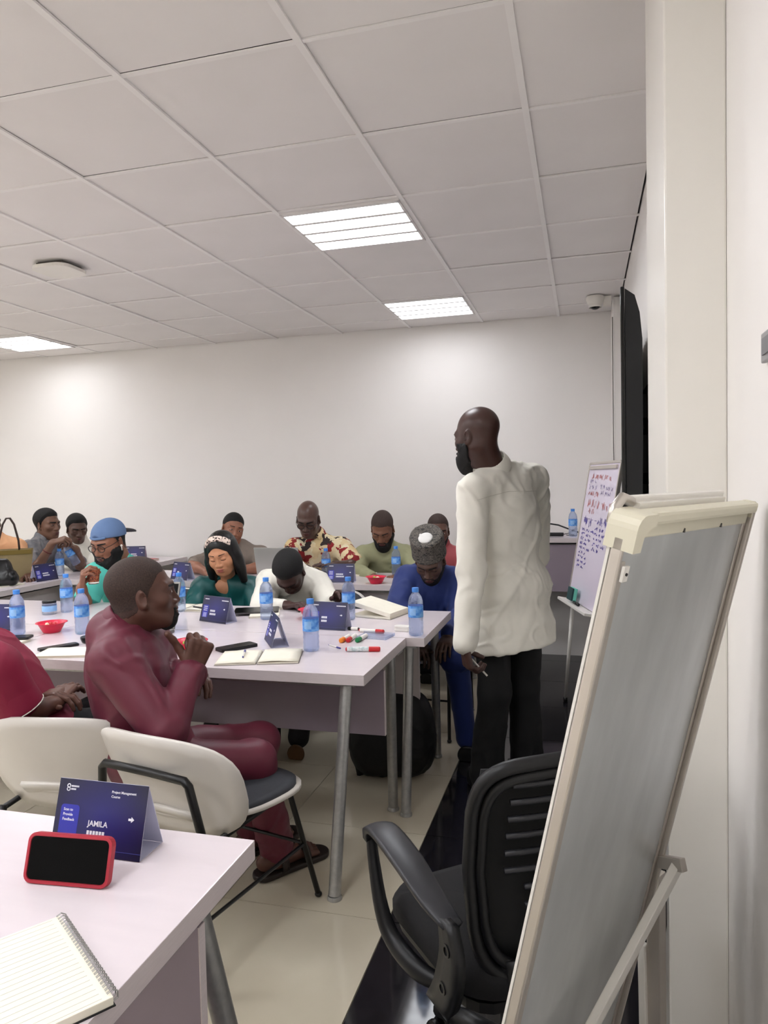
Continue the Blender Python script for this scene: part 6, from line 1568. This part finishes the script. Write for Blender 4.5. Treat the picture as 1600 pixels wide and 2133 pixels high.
# bags
def bag(name, label, prims, m, cut=None, amp=0.004, cat='bag'):
    pts = np.array([p for q in prims for p in (q[1], q[2])]); S = Field(pts.min(0) - 0.2, pts.max(0) + 0.2, 0.008)
    for q in prims: S.cap(q[1], q[2], q[3], q[4], q[5])
    if cut is not None: S.plane((0, 0, cut), (0, 0, -1), 0.004)
    V, Fq = S.mesh(); V = wrinkle(V, Fq, amp, 41); V[:, 2] = np.maximum(V[:, 2], cut if cut is not None else -9)
    b0 = np.array((pts[:, 0].mean(), pts[:, 1].mean(), cut or 0)); o = quad_obj(name, [(V, Fq)], m, None, b0); o.location = b0; return tag(o, label, cat), b0
M_BAGB = mat('bag_black', (14, 14, 16), 0.6, noise=0.3, nscale=30)
o, b0 = bag('backpack', 'black backpack on the floor under the second table', [('c', (-1.0, 3.33, z_), (-0.82, 3.37, z_), r_, r_, 0.10) for z_, r_ in ((0.10, 0.10), (0.18, 0.098), (0.26, 0.090), (0.33, 0.076))], M_BAGB, 0.002)
MB().tube([np.array(p) - b0 for p in ((-1.05, 3.28, 0.02), (-1.07, 3.27, 0.12), (-1.05, 3.29, 0.26), (-0.98, 3.33, 0.36))], [0.022, 0.020, 0.018, 0.014], 8).build('strap', M_BAGB, o, True)
o = empty('tote_bag', (-4.085, 4.40, ZT), math.radians(40), 'olive brown tote bag with two thin handles at the left edge', 'bag')
M_TOTE = mat('tote_olive', (146, 128, 92), 0.7, noise=0.1); M_HAND = mat('handle_brown', (58, 42, 36), 0.5, noise=0.1)
G_ = [[(u * (0.13 + 0.03 * v), s_ * (0.055 - 0.02 * v) * (1 - 0.25 * abs(u) ** 3), 0.002 + 0.235 * v) for v in (0, 0.33, 0.66, 1)] for s_, us in ((-1, (-1, -0.9, -0.5, 0, 0.5, 0.9, 1)), (1, (1, 0.9, 0.5, 0, -0.5, -0.9, -1))) for u in us] 
G_.append(G_[0]); fix_normals(MB().sheet(G_, 0.004).build('bag_body', M_TOTE, o, 'auto'))
MB().box((0, 0, 0.004), (0.25, 0.09, 0.006)).build('bag_base', M_TOTE, o)
for s_ in (-1, 1):
    MB().tube([(-0.07, s_ * 0.036, 0.20), (-0.065, s_ * 0.034, 0.30), (-0.035, s_ * 0.030, 0.42), (-0.01, s_ * 0.028, 0.465), (0.015, s_ * 0.028, 0.465), (0.04, s_ * 0.030, 0.42), (0.065, s_ * 0.034, 0.30), (0.07, s_ * 0.036, 0.20)], 0.006, 8).build('handle', M_HAND, o, True)
    MB().box((0, s_ * 0.040, 0.215), (0.30, 0.006, 0.032)).build('trim_band', mat('tote_band', (120, 100, 40), 0.6, noise=0.1), o)
o, b0 = bag('shoulder_bag', 'glossy black shoulder bag at the left edge in front of the tote', [('c', (-4.06, 4.08, 0.80), (-3.90, 4.20, 0.80), 0.06, 0.06, 0.03), ('c', (-4.05, 4.10, 0.92), (-3.94, 4.19, 0.89), 0.05, 0.05, 0.06)], mat('bag_gloss_black', (12, 12, 14), 0.3, noise=0.3, nscale=20), ZT, 0.004)
MB().tube([np.array(p) - b0 for p in ((-4.03, 4.12, 0.95), (-4.02, 4.12, 1.00), (-3.98, 4.15, 1.0), (-3.96, 4.16, 0.95))], 0.006, 8).build('handle', M_BLACK, o, True)
o, b0 = bag('satchel', 'black bag on the floor behind the near flip chart', [('c', (0.12, 3.82, z_), (0.12, 4.04, z_), r_, r_, 0.10) for z_, r_ in ((0.10, 0.10), (0.19, 0.098), (0.28, 0.092), (0.36, 0.082), (0.43, 0.066))], M_BAGB, 0.002)
MB().tube([np.array(p) - b0 for p in ((0.12, 3.88, 0.47), (0.12, 3.91, 0.54), (0.12, 3.97, 0.54), (0.12, 4.0, 0.47))], 0.008, 8).build('handle', M_BLACK, o, True)
